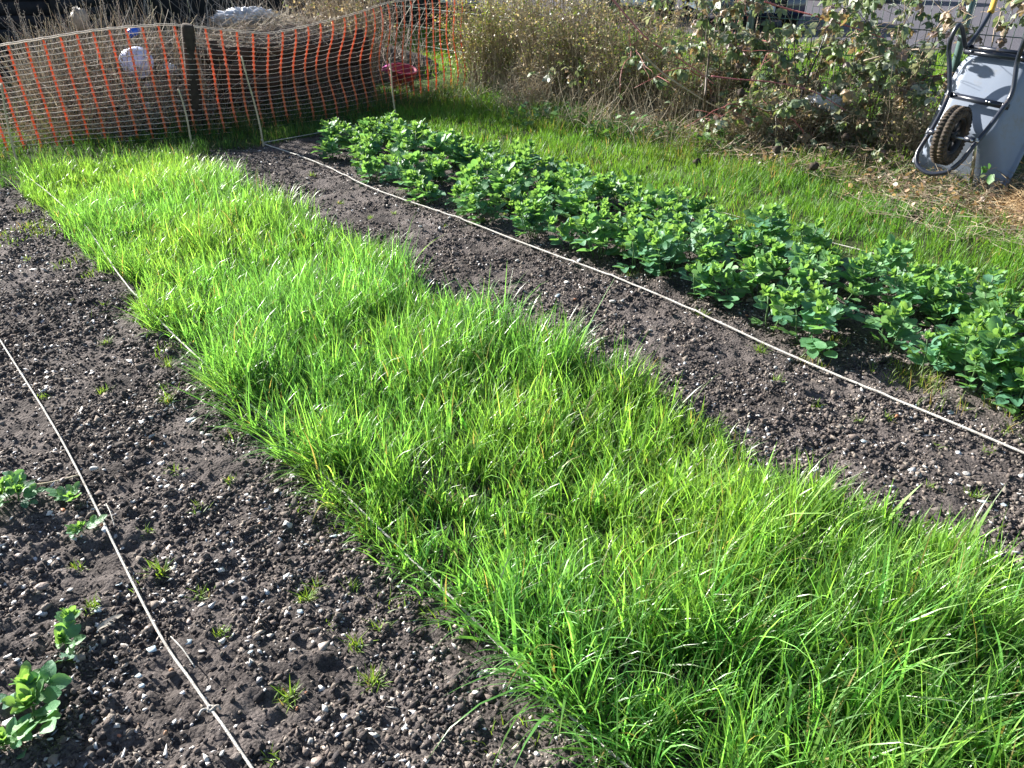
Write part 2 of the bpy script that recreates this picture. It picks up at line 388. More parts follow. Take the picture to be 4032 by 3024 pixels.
crumbs("gravel", 1900, (.0046, .50, .013), [(.48, .46, .43), (.56, .53, .50), (.42, .40, .40), (.33, .27, .22), (.60, .58, .56), (.52, .52, .54)], (OCT_V, OCT_F), 'stone', "fine pale gravel sprinkled through the bare soil", flat=(.2, .6), zones=[ZL, (-.1, 7.5, -.85, 1.25, .55)], near=True)

crumbs("flint_flakes", 260, (.0095, .35, .017), [(.50, .49, .48), (.44, .46, .48), (.55, .53, .50), (.36, .30, .26), (.34, .38, .42)], (OCT_V, OCT_F), 'stone', "small flat pale flakes of flint strewn over the soil", flat=(.12, .3), zones=[ZL, (-.1, 7.5, -.85, 1.25, .5)], near=True)
# ------------------------------------------------------------------ grass
def green(n, base, var=.25, yel=.2, dryp=.03, hue=None):
    c = np.tile(np.asarray(base, float), (n, 1))*np.exp(rng.normal(0, var, (n, 1)))
    y = rng.random((n, 1))*yel if hue is None else hue[:, None]*yel
    c = c*(1-y)+c*np.array([1.8, 1.22, .8])*y
    d = rng.random(n) < dryp
    c[d] = np.array([.30, .24, .10])*rng.uniform(.7, 1.2, (d.sum(), 1))
    return c
def tall_grass():
    n_t = 8200
    s = rng.uniform(-.05, 8.4, n_t); t = rng.uniform(-2.10, -.72, n_t)
    e = (vnoise(s*2.3, s*0, 91)-.5)*.12; e2 = (vnoise(s*2.1, s*0+3, 92)-.5)*.26
    ok = (t > -1.98+e+.07*np.clip((3.6-s)/1, 0, 1)-.02*np.clip(s-4.0, 0, 1)) & (t < -.76+e2-.03*np.maximum(s-4.5, 0))
    s, t = s[ok], t[ok]; p = P(s, t)
    ok = (p[:, 1] > .75) & (np.abs(p[:, 0]) < .68*p[:, 1]+.9); s, t, p = s[ok], t[ok], p[ok]
    hgt = .36+1.05*fbm(p[:, 0], p[:, 1], 2.8, 41, 2)**1.3+.12*rng.normal(size=len(p))
    thin = fbm(p[:, 0], p[:, 1], 3.4, 47, 2)
    keep = rng.random(len(p)) < np.clip((thin-.15)*3.6, .55, 1); s, t, p, hgt = s[keep], t[keep], p[keep], hgt[keep]
    nb = 12; n = len(p)*nb; g = np.repeat(np.arange(len(p)), nb)
    near = np.clip((s[g]-4)/3, 0, 1)
    P0 = np.column_stack([p[g]+rng.normal(0, .018, (n, 2)), np.zeros(n)]); P0[:, 2] = ground_z(P0[:, 0], P0[:, 1], False)-.004
    head = rng.uniform(0, 2*PI, n)
    # blades at the strip's edges lean outwards over the strings
    outl = np.clip((-1.8-t[g])/.2, 0, 1)*.8*np.clip((s[g]-1.5)/2, .3, 1); outr = np.clip((t[g]+.95)/.2, 0, 1)*.5
    L = hgt[g]*rng.uniform(.10, .25, n)*(1+.12*near)*np.where(rng.random(n) < .06, 1.35, 1)
    L *= np.where((s[g] < .7), .8, 1)
    ax, ay = math.atan2(-VT[1], -VT[0]), math.atan2(VT[1], VT[0])
    m = rng.random(n); head = np.where(m < outl, ax+rng.normal(0, .7, n), np.where(m < outr, ay+rng.normal(0, .8, n), head))
    wind = rng.random(n) < .18; head = np.where(wind, rng.normal(-.5, 1.1, n), head)
    lean = np.abs(rng.normal(.22, .22, n))+.45*(m < outl); curl = np.abs(rng.normal(.65, .55, n)); curl = np.where(rng.random(n) < .14, curl+1.2, curl)
    W = rng.uniform(.0026, .0060, n)*(1+.25*near); W = np.where(rng.random(n) < .08, W*1.8, W)
    tw = rng.uniform(-.9, .9, n)
    V, F, ix, fr = ribbons(P0, head, L, W, lean, curl, 5, tw)
    hue = np.clip(fbm(p[:, 0], p[:, 1], 1.6, 55, 2)[g]*1.5-.3+rng.normal(0, .25, n), 0, 1)
    hue = np.clip(hue+.35*np.clip((3.0-s[g])/3, 0, 1), 0, 1)
    c = green(n, (.094, .228, .056), .45, .72, .022, hue)*np.where(rng.random(n) < .10, 1.5, 1)[:, None]
    cv = c[ix]; tip = (fr > .85) & (rng.random(n) < .10)[ix]; cv[tip] = (.30, .27, .10)
    tag(build("tall_grass", V, F, M['grass'], cols=cv, smooth=True), "thick band of tall bright green grass between the strings", kind='stuff')
tall_grass()

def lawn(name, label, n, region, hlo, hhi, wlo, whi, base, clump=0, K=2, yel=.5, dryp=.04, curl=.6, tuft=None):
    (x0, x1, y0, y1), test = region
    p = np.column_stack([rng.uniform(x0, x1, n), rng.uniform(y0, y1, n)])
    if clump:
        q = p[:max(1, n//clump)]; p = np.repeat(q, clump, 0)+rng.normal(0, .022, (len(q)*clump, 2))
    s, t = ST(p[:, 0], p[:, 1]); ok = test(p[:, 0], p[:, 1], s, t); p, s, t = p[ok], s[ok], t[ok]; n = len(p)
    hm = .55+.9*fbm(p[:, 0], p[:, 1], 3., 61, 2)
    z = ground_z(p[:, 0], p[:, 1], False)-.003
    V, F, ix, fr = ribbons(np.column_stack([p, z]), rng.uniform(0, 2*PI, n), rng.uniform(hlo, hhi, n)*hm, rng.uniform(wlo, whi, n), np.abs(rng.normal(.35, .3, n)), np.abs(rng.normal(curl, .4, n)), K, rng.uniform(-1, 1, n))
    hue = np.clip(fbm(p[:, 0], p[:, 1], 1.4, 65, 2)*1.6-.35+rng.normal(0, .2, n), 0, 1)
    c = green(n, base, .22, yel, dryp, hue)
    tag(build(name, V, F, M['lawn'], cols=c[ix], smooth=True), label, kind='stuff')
soiledge = lambda s, t: soil_mask(s, t) < .5
lawn("lawn_grass", "short bright lawn grass between the bean bed and the brambles", 190000, ((-3.2, 4.6, 3.0, 9.6), lambda x, y, s, t: soiledge(s, t) & (t > 1.1) & (t < 3.2) & (np.abs(x) < .7*y+.6)), .045, .105, .003, .0058, (.078, .205, .032), clump=10, K=3)
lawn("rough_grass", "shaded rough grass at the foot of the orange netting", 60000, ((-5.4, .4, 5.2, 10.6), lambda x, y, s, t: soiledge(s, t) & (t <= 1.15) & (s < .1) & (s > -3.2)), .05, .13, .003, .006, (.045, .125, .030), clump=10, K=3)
lawn("far_grass", "sunlit strip of grass between the wire fence and the road", 78000, ((-5, 12.5, 8.0, 19.0), lambda x, y, s, t: (t > 3.9) & ((x-RP[0])*RN[0]+(y-RP[1])*RN[1] < -.02) & (x < .72*y+.5) & (x > -.3*y)), .05, .13, .008, .016, (.085, .19, .022), clump=6, K=2)
lawn("soil_grass_patch", "thin yellow green grass creeping over the soil at the left edge", 16000, ((-4.8, -2.4, 4.2, 6.6), lambda x, y, s, t: (t < -1.9) & (s > -.3) & (fbm(x, y, 2.5, 71, 2)+.12*(y-5.3) > .53)), .02, .05, .003, .005, (.09, .17, .03), clump=8, K=2)
lawn("grass_understorey", "short dense grass filling the foot of the tall grass band", 80000, ((-4.2, 3.0, .8, 7.2), lambda x, y, s, t: (t > -1.86) & (t < -.80) & (s > 0) & (np.abs(x) < .68*y+.6)), .05, .12, .0025, .005, (.07, .19, .04), clump=10, K=3, curl=.8)
lawn("strip_edge_grass", "fine low grass tangled along the edge of the string", 9000, ((-4, 2.5, .9, 6.6), lambda x, y, s, t: (t > -2.18) & (t < -1.9) & (fbm(x, y, 3.5, 73, 2) > .44)), .03, .07, .002, .0035, (.10, .20, .03), clump=12, K=3, curl=1.0)
lawn("bed_edge_grass", "scruffy grass growing between the last beans and the string", 7000, ((.9, 2.6, 2.0, 4.2), lambda x, y, s, t: (t > .06) & (t < .42) & (s > 5.2) & (s < 6.6)), .04, .10, .002, .004, (.09, .17, .035), clump=14, K=3, dryp=.2, curl=1.0)

# ------------------------------------------------------------------ strings
def cord(pts2, name, label, r=.0032, lift=.018, wob=.006, knot=None, seed=0):
    pts2 = catmull(np.array(pts2), 10); L = np.concatenate([[0], np.cumsum(np.linalg.norm(np.diff(pts2, axis=0), axis=1))])
    n = int(L[-1]/.03)+2; d = np.linspace(0, L[-1], n); q = np.column_stack([np.interp(d, L, pts2[:, 0]), np.interp(d, L, pts2[:, 1])])
    w = (vnoise(d*1.6, d*0+seed, 5)-.5)*2*wob; nrm = np.array([q[-1, 1]-q[0, 1], -(q[-1, 0]-q[0, 0])]); nrm = nrm/np.linalg.norm(nrm)
    q = q+w[:, None]*nrm
    gz = ground_z(q[:, 0], q[:, 1], False)
    if callable(lift): lift = lift(ST(q[:, 0], q[:, 1])[0])
    z = np.maximum(np.convolve(np.pad(gz, 12, 'edge'), np.ones(25)/25, 'valid'), gz-.004)+lift
    root = empty(name, (*q[0], 0)); tag(root, label, "string", "white cords marking the beds")
    MB().tube(np.column_stack([q-q[0], z]), r, 7).done("cord", M['string'], root, smooth=True)
    if knot is not None:
        kx, ky = knot; j = np.argmin(np.hypot(q[:, 0]-kx, q[:, 1]-ky)); c = np.array([*(q[j]-q[0]), z[j]])
        th = np.linspace(0, 5*PI, 30); k = MB()
        k.tube(np.column_stack([c[0]+.007*np.cos(th), c[1]+.006*np.sin(th), c[2]+.004*np.sin(th*1.4)]), .0035, 6)
        k.tube(catmull([c, c+[-.016, -.006, .006], c+[-.024, -.016, -.002]], 4), .0028, 6); k.tube(catmull([c, c+[.016, .004, .008], c+[.024, -.002, .0]], 4), .0028, 6)
        k.done("knot", M['string'], root, smooth=True)
    return root
lineA = [at(0, 1340)+(at(0, 1340)-at(130, 1560))*.6, at(0, 1340), at(255, 1759), at(601, 2443), at(760, 2700), at(966, 3008), at(966, 3008)+(at(966, 3008)-at(760, 2700))*1.2]
cord(lineA, "string", "white cord over bare soil at far left of the photo, with a small knot", .0034, .016, .004, knot=at(840, 2800), seed=1)
Bc = at(73, 702); Cc = at(1038, 571); Dc = at(1565, 475)
cord([Bc, at(300, 890), at(547, 1212), at(1039, 1668), at(1540, 2151), at(1787, 2388), at(2250, 2860), at(2700, 3250)], "string", "white cord along the left edge of the tall grass", .0036, lambda s_: .030+.05*np.clip((3.8-s_)/1.5, 0, 1), .006, seed=2)
cord([Cc, at(1220, 640), at(1458, 747), at(1850, 885), at(2260, 1048), at(3208, 1449), at(4020, 1795), at(4300, 1925)], "string", "white cord between the dark soil strip and the broad beans", .0048, .022, .004, seed=3)
cord([Dc, at(1620, 492), at(1790, 560), at(2600, 780), at(3703, 1085), at(3949, 1161), at(4250, 1265)], "string", "white cord on the far side of the broad beans, half hidden by leaves", .0032, .012, .006, seed=4)
cord([Cc, at(1200, 545), at(1330, 522), Dc], "string", "shaded white cord running between two canes at the far end of the beds", .0032, .030, .003, seed=5)
# thin frayed ends on the soil
for (pa, pb, pc, lb) in (((680, 2530), (730, 2590), (775, 2650), "frayed thread end lying beside the knotless stretch of the left cord"), ((425, 2005), (445, 2050), (458, 2095), "short pale straw piece lying on the soil right of the left cord")):
    a, b, c = at(*pa), at(*pb), at(*pc); q = catmull([(*a, .022), (*b, .03), (*c, .02)], 5)
    tag(MB().tube(q, .0016, 5).done("thread", M['string'], smooth=True), lb, "thread")

# ------------------------------------------------------------------ bamboo canes
def cane(base, top, label, r=.0085):
    b = np.array([*base, -.05]); t = np.array(top); n = 36; u = np.linspace(0, 1, n)
    pts = b+(t-b)*u[:, None]; pts[:, 0] += .010*np.sin(u*5+b[0]*3); rr = r*(1-.25*u)*(1+.28*(np.abs(((u*4.3+b[0]) % 1)-.5) < .045))
    root = empty("garden_cane", (*base, 0)); tag(root, label, "cane", "bamboo canes at the bed corners")
    MB().tube(pts-np.array([*base, 0]), rr, 8).done("cane_shaft", M['cane'], root, smooth=True)
    w = MB(); th = np.linspace(0, 6*PI, 40); ax = (t-b)/np.linalg.norm(t-b); c0 = b+ax*.09-np.array([*base, 0])
    w.tube(np.column_stack([c0[0]+.009*np.cos(th), c0[1]+.009*np.sin(th), c0[2]+th*.0006]), .002, 5); w.done("cord_wrap", M['string'], root, smooth=True)
cane(Bc, aty(5, 330, 5.95), "bamboo cane at the left edge of the photo beside the orange netting")
cane(at(765, 585), aty(702, 350, 6.88), "bamboo cane in front of the dark wooden post at the grass end")
cane(Cc, aty(956, 222, 6.95), "bamboo cane at the top corner of the dark soil strip")
cane(Dc, aty(1530, 228, 8.0), "bamboo cane standing in front of the red bucket")

# ------------------------------------------------------------------ broad beans
def leaflet(L=.055, W=.034, fold=.25, droop=.3, seed=0):
    r = np.random.default_rng(seed); rows = 5; V = []; F = []
    for i in range(rows):
        u = i/(rows-1); w = W/2*math.sin(PI*min(.985, .06+.90*u))**.7
        x = L*(u-.10*droop*u*u); z = -droop*L*u*u*.5
        for j, v in enumerate((-1, 0, 1)): V.append((x, v*w, z+abs(v)*w*fold+r.normal(0, .0009)))
    for i in range(rows-1):
        for j in range(2): a = i*3+j; F.append((a, a+1, a+4, a+3))
    return np.array(V), np.array(F)
def place(V, R, p): return V@np.asarray(R).T+p
def rot3(yaw, pitch, roll=0.): return rotmats(np.array([yaw]), np.array([pitch]), np.array([roll]))[0]
LEAFM = []
def leaf_mesh(seed, n, big, base):
    """a compound bean leaf: short stalk with n oval leaflets; points along +x"""
    r = np.random.default_rng(seed); mb = MB()
    L = (.052 if big else .034)*r.uniform(.9, 1.15)
    st = .030 if big else .012
    mb.tube([(0, 0, 0), (st*.6, 0, .004), (st+L*.3*(n//2), 0, .002)], .0013, 4, cap=False)
    for k in range(n):
        side = (-1, 1)[k % 2]; q = k//2; last = (n % 2 == 1 and k == n-1)
        V, F = leaflet(L*r.uniform(.85, 1.1), L*.70, r.uniform(.1, .45), r.uniform(-.2, .5), seed*10+k)
        yaw = 0 if last else side*r.uniform(.55, 1.0)
        V = place(V, rot3(yaw, r.uniform(-.35, .1), r.uniform(-.3, .3)), np.array([st+q*L*.55, 0, .002]))
        mb.add(V, [F])
    V = np.concatenate(mb.V); c = np.tile(np.array(base)*r.uniform(.85, 1.15), (len(V), 1))
    me = mb.done("leaf_mesh", M['bean'], smooth=True, cols=c); m = me.data; bpy.data.objects.remove(me); return m
def rosette_mesh(seed):
    r = np.random.default_rng(seed); mb = MB(); cs = []
    for k in range(9):
        V, F = leaflet(.040*r.uniform(.7, 1.2), .025, .35, -.3, seed+k)
        V = place(V, rot3(k*2.4+r.uniform(-.3, .3), -r.uniform(.5, 1.15)), np.array([0, 0, r.uniform(-.004, .008)])); mb.add(V, [F])
        cs.append(np.tile(np.array([.155, .31, .115])*r.uniform(.85, 1.15), (len(V), 1)))
    o = mb.done("leaf_mesh", M['bean'], smooth=True); V = len(o.data.vertices)
    a = o.data.color_attributes.new("tint", 'FLOAT_COLOR', 'POINT'); c = np.ones((V, 4), np.float32); c[:, :3] = np.concatenate(cs); a.data.foreach_set("color", c.ravel())
    m = o.data; bpy.data.objects.remove(o); return m
BIG = [leaf_mesh(100+k, (4, 3, 2, 4, 5, 4)[k], True, ((.10, .245, .135), (.085, .215, .13), (.12, .27, .12), (.09, .205, .135), (.105, .25, .115), (.14, .29, .11))[k]) for k in range(6)]
SML = [leaf_mesh(200+k, (2, 3, 4)[k], False, (.13, .27, .11)) for k in range(3)]
ROS = [rosette_mesh(300+20*k) for k in range(4)]
STEMS = {}
def stem_mesh(h, key):
    if key in STEMS: return STEMS[key]
    o = MB().tube([(0, 0, -.02), (0.004, 0, h*.35), (-.003, .004, h*.7), (0, 0, h)], [.0036, .0034, .003, .0022], 5).done("stem_mesh", M['stem'], smooth=True)
    STEMS[key] = o.data; bpy.data.objects.remove(o); return STEMS[key]
def bean_plant(x, y, h, nst, label, seed, individual=True, scale=1.0):
    r = np.random.default_rng(seed); z = float(ground_z(x, y)); root = empty("broad_bean_plant", (x, y, z), r.uniform(0, 6.28)); root.scale = (scale,)*3
    tag(root, label, "bean plant", "broad bean plants growing in the beds")
    joined = []
    for k in range(nst):
        hh = h*r.uniform(.65, 1.1); hk = max(1, round(hh/.04)); hh = hk*.04; ya = k*6.283/nst+r.uniform(-.5, .5); ti = r.uniform(.1, .42) if nst > 1 else .08; off = .022 if nst > 1 else 0
        Ms = Matrix.Translation((off*math.cos(ya), off*math.sin(ya), 0))@Matrix.Rotation(ya, 4, 'Z')@Matrix.Rotation(ti, 4, 'Y')
        items = []
        nl = max(3, int(hh/.028))
        for j in range(nl):
            u = .18+.75*j/nl; me = BIG[r.integers(6)] if u < .75 else SML[r.integers(3)]
            items.append((me, Matrix.Translation((0, 0, hh*u))@Matrix.Rotation(j*PI+r.normal(0, .65), 4, 'Z')@Matrix.Rotation(-r.uniform(.1, .75), 4, 'Y')@Matrix.Scale(r.uniform(.8, 1.25), 4)))
        for j in range(3):
            items.append((SML[r.integers(3)], Matrix.Translation((0, 0, hh*.95))@Matrix.Rotation(j*2.1+r.normal(0, .4), 4, 'Z')@Matrix.Rotation(-r.uniform(.5, 1.0), 4, 'Y')))
        items.append((ROS[r.integers(4)], Matrix.Translation((0, 0, hh))@Matrix.Scale(r.uniform(.8, 1.2), 4)))
        if individual:
            so = obj("stem", stem_mesh(hh, hk), root); so.matrix_local = Ms
            for me, mm in items: lo = obj("leaf", me, so); lo.matrix_local = mm
        else: joined.append((Ms, hh, hk, items))
    return joined, root
def join_foliage(root, joined):
    """far plants: their leaves are too small to tell apart singly, so one foliage part and one stems part"""
    mbV = []; cols = []; F4 = []; F3 = []; n = 0; st = MB()
    for Ms, hh, hk, items in joined:
        for me, mm in items:
            mw = np.array(Ms@mm); k = len(me.vertices); v = np.empty(k*3, np.float32); me.vertices.foreach_get("co", v); v = v.reshape(-1, 3)@mw[:3, :3].T+mw[:3, 3]
            c = np.empty(k*4, np.float32); me.color_attributes["tint"].data.foreach_get("color", c); cols.append(c.reshape(-1, 4)[:, :3]); mbV.append(v)
            lt = np.empty(len(me.polygons), np.int32); me.polygons.foreach_get("loop_total", lt); vi = np.empty(len(me.loops), np.int32); me.loops.foreach_get("vertex_index", vi)
            if (lt == 4).all(): F4.append(vi.reshape(-1, 4)+n)
            else:
                s0 = np.concatenate([[0], np.cumsum(lt)[:-1]])
                F4.append(np.stack([vi[s0[lt == 4]+q] for q in range(4)], -1)+n)
            n += k
        mw = np.array(Ms); pts = np.array([(0, 0, -.02), (.004, 0, hh*.5), (0, 0, hh)])@mw[:3, :3].T+mw[:3, 3]; st.tube(pts, .003, 4)
    build("foliage", np.concatenate(mbV), [np.concatenate(F4)], M['bean'], root, cols=np.concatenate(cols), smooth=True)
    st.done("stems", M['stem'], root)
ORD = ["first", "second", "third", "fourth", "fifth", "sixth", "seventh", "eighth", "ninth", "tenth"]
def ordinal(n):
    names = ["first", "second", "third", "fourth", "fifth", "sixth", "seventh", "eighth", "ninth", "tenth", "eleventh", "twelfth", "thirteenth", "fourteenth", "fifteenth", "sixteenth", "seventeenth", "eighteenth", "nineteenth", "twentieth"]
    if n < 20: return names[n]
    tens = {2: "twenty", 3: "thirty", 4: "forty", 5: "fifty"}
    q, d = divmod(n+1, 10)
    return tens[q]+"-"+names[d-1] if d else {3: "thirtieth", 4: "fortieth", 5: "fiftieth"}[q]
rows = [(.24, "row nearest the string"), (.50, "second row from the string"), (.78, "third row from the string"), (1.04, "row farthest from the string")]
for ri, (t0, rn) in enumerate(rows):
    ss = np.arange(6.75-.05*ri, .15 if ri else .75, -.225); cnt = 0
    for k, s0 in enumerate(ss):
        s1 = s0+rng.normal(0, .045); t1 = t0+rng.normal(0, .05)
        if ri == 0 and (5.32 < s1 < 5.5 or rng.random() < .04): continue
        if ri == 3 and s1 > 6.4: continue
        if ri == 0 and s1 > 5.5: t1 += .14
        h = rng.uniform(.15, .25)*(.62 if (ri == 0 and s1 < 2.6) else 1)*(.8 if s1 < 1.2 else 1)
        x, y = P(s1, t1); nst = int(rng.integers(3, 6)) if h > .11 else 3
        ind = s1 > 2.9
        lb = f"leafy broad bean plant, {ordinal(cnt)} from the near end of the {rn}"
        j, root = bean_plant(float(x), float(y), h, nst, lb, 1000+ri*100+k, ind, rng.uniform(.85, 1.15))
        if not ind: join_foliage(root, j)
        cnt += 1
for (px, py, h, ns, sc, lb) in ((150, 2790, .05, 2, .95, "big-leaved young broad bean at bottom left, with round pale green leaves"), (265, 2530, .08, 2, .75, "upright young broad bean left of the cord, above the big-leaved one"), (70, 2000, .09, 4, .62, "clump of young broad bean cut by the left edge of the photo"), (290, 1990, .05, 1, .6, "young broad bean just right of the clump at the left edge"), (335, 2110, .03, 1, .5, "tiny broad bean seedling below the small one beside the left cord"), (-10, 2960, .05, 2, .8, "broad bean leaf clump in the bottom left corner")):
    x, y = at(px, py); bean_plant(float(x), float(y), h, ns, lb, 5000+px, True, sc)

# ------------------------------------------------------------------ small grass tufts on the soil
TUF_L = [(173, 1568), (665, 1595), (419, 1349), (273, 1185), (109, 1021), (410, 1203), (410, 1550), (665, 1449), (911, 1896), (793, 2014), (583, 2096), (629, 2251), (875, 2497), (1240, 2297), (1385, 2306), (1495, 2452), (1303, 2452), (1467, 2670), (1395, 2534), (365, 2406), (1075, 2990), (1130, 2743), (1659, 2388), (300, 2230), (540, 2300), (790, 2340), (1200, 2350), (690, 1860)]
TUF_R = [(3217, 1595), (2990, 1376), (3380, 1650), (3500, 1650), (3560, 1460), (3664, 1923), (3846, 1960), (1458, 857), (1550, 838), (1750, 884), (1987, 838), (1340, 795), (1900, 860), (3700, 1740), (2480, 1090), (2760, 1250), (3060, 1500), (3900, 1770), (1230, 700), (1650, 800)]
def tuft(px, py, label, near):
    x, y = at(px, py); n = int(rng.integers(10, 60)); z = float(ground_z(x, y)); hs = rng.uniform(.6, 1.5)
    P0 = np.column_stack([rng.normal(0, .010, (n, 2)), np.full(n, -.003)])
    V, F, ix, fr = ribbons(P0, rng.uniform(0, 2*PI, n), rng.uniform(.018, .048, n)*hs, rng.uniform(.0022, .0040, n), rng.uniform(.3, 1.3, n), rng.uniform(0, .6, n), 3, rng.uniform(-.6, .6, n))
    o = build("grass_tuft", V, F, M['lawn'], cols=green(n, (.11, .22, .035), .2, .6, .04)[ix], smooth=True); o.location = (x, y, z)
    tag(o, label, "grass tuft", "small grass tufts on the bare soil")
for i, (a, b) in enumerate(sorted(TUF_L, key=lambda q: -q[1])): tuft(a, b, f"small grass tuft on the left soil, {ordinal(i)} up from the bottom of the photo", True)
for i, (a, b) in enumerate(sorted(TUF_R, key=lambda q: -q[1])): tuft(a, b, f"small grass tuft on the right soil strip, {ordinal(i)} up from its near end", False)

# ------------------------------------------------------------------ single stones and shards
flat_f = [(.5, .49, .48), .30]
KINDS = {'f': ("pale flint", (.52, .50, .47), .38, 'stone', 1.0), 'b': ("rounded brown pebble", (.30, .17, .10), .75, 'stone', .9), 's': ("pale blue-grey flat shard", (.42, .50, .54), .10, 'glass', 1.0),
         'g': ("rough grey-brown stone", (.24, .19, .165), .6, 'stone', 1.15), 'o': ("orange brick fragment", (.42, .17, .09), .6, 'stone', .8), 'd': ("dark blue-grey chip", (.12, .15, .21), .2, 'glass', .9)}
c1 = lambda x, y: (x/1.2529, 1700+y/1.2529)
STN = [(*c1(1035, 30), 'f', 20), (*c1(470, 215), 'f', 26), (*c1(830, 290), 'f', 18), (*c1(822, 385), 'f', 12), (*c1(1370, 308), 'f', 18), (*c1(375, 555), 'f', 20), (*c1(600, 567), 'f', 13), (*c1(488, 905), 's', 28), (*c1(752, 1087), 's', 28),
       (*c1(610, 1060), 'f', 26), (*c1(930, 1040), 's', 26), (*c1(995, 1078), 'f', 18), (*c1(1097, 1045), 'f', 24), (*c1(1240, 1062), 'f', 18), (*c1(1238, 1100), 's', 16), (*c1(852, 1195), 'b', 18), (*c1(695, 1222), 's', 24), (*c1(706, 1270), 's', 18),
       (*c1(1030, 1272), 'f', 18), (*c1(1465, 1370), 'o', 16), (*c1(1400, 1270), 'o', 10), (*c1(1606, 1330), 'f', 14), (*c1(1450, 1085), 'f', 14), (*c1(1545, 1040), 'f', 14), (*c1(1482, 890), 's', 18), (*c1(1580, 880), 'f', 14), (*c1(930, 930), 'g', 16),
       (*c1(735, 970), 'g', 26), (*c1(775, 975), 'o', 16), (*c1(118, 775), 'f', 18), (*c1(210, 772), 'g', 34), (*c1(350, 790), 'f', 16), (*c1(590, 757), 's', 22), (*c1(590, 785), 'd', 16), (*c1(108, 1545), 'g', 26), (*c1(560, 1472), 'd', 20), (*c1(592, 1512), 'o', 15),
       (*c1(825, 1510), 'b', 17), (*c1(1565, 1630), 'g', 30), (*c1(1110, 1632), 'f', 18), (*c1(690, 1640), 'f', 20), (*c1(1140, 740), 'f', 18), (*c1(1070, 650), 'f', 16), (*c1(1285, 460), 'b', 12), (*c1(1510, 330), 'f', 15), (*c1(100, 630), 'g', 20), (*c1(245, 655), 'f', 22),
       (*c1(410, 630), 'f', 14), (*c1(510, 490), 'o', 14), (*c1(325, 270), 'g', 22), (*c1(318, 405), 'o', 22), (*c1(250, 425), 'f', 24), (*c1(385, 440), 'f', 18), (*c1(28, 600), 'f', 14), (*c1(175, 1020), 'g', 22), (*c1(40, 1115), 'f', 24), (*c1(395, 1150), 'f', 16),
       (*c1(140, 1465), 'f', 22), (*c1(260, 1540), 'f', 16), (*c1(540, 1545), 'f', 14), (*c1(865, 1450), 'f', 20), (*c1(1680, 1220), 'f', 12), (*c1(1165, 1470), 'f', 12), (*c1(1220, 220), 'f', 12), (*c1(760, 75), 'b', 12), (*c1(590, 380), 'f', 18), (*c1(1365, 430), 'f', 12), (*c1(1590, 515), 'g', 18), (*c1(1650, 500), 's', 24),
       (*c1(1510, 1295), 'o', 11), (*c1(677, 1440), 'b', 10), (*c1(1330, 1545), 'f', 10), (*c1(72, 848), 'f', 16), (*c1(1538, 568), 'b', 10), (*c1(1640, 1450), 'f', 12), (*c1(720, 1380), 'f', 14), (*c1(900, 700), 'f', 12), (*c1(1300, 640), 'f', 10)]
STR = [(2410, 1205, 'f', 24), (2196, 1175, 's', 18), (2232, 1125, 'f', 18), (2036, 1030, 'f', 14), (1655, 895, 'f', 12), (3560, 1740, 'f', 14), (3608, 1690, 'f', 14), (3805, 1867, 'f', 20), (3640, 1848, 'f', 14), (3952, 1986, 's', 22), (3400, 1745, 's', 20), (2840, 1275, 'f', 12),
       (2265, 1190, 'o', 14), (2520, 1080, 'o', 12), (3870, 1983, 's', 26), (3690, 1712, 's', 14), (3530, 1637, 'o', 16), (3745, 1620, 's', 22), (3385, 1560, 'f', 18), (1770, 865, 'f', 12), (2940, 1250, 'o', 10), (2990, 1280, 'f', 14), (3810, 1925, 'f', 12), (3055, 1440, 'f', 16), (3865, 1920, 'o', 11), (1560, 810, 'f', 10), (2150, 1160, 'f', 12)]
NWORD = {}
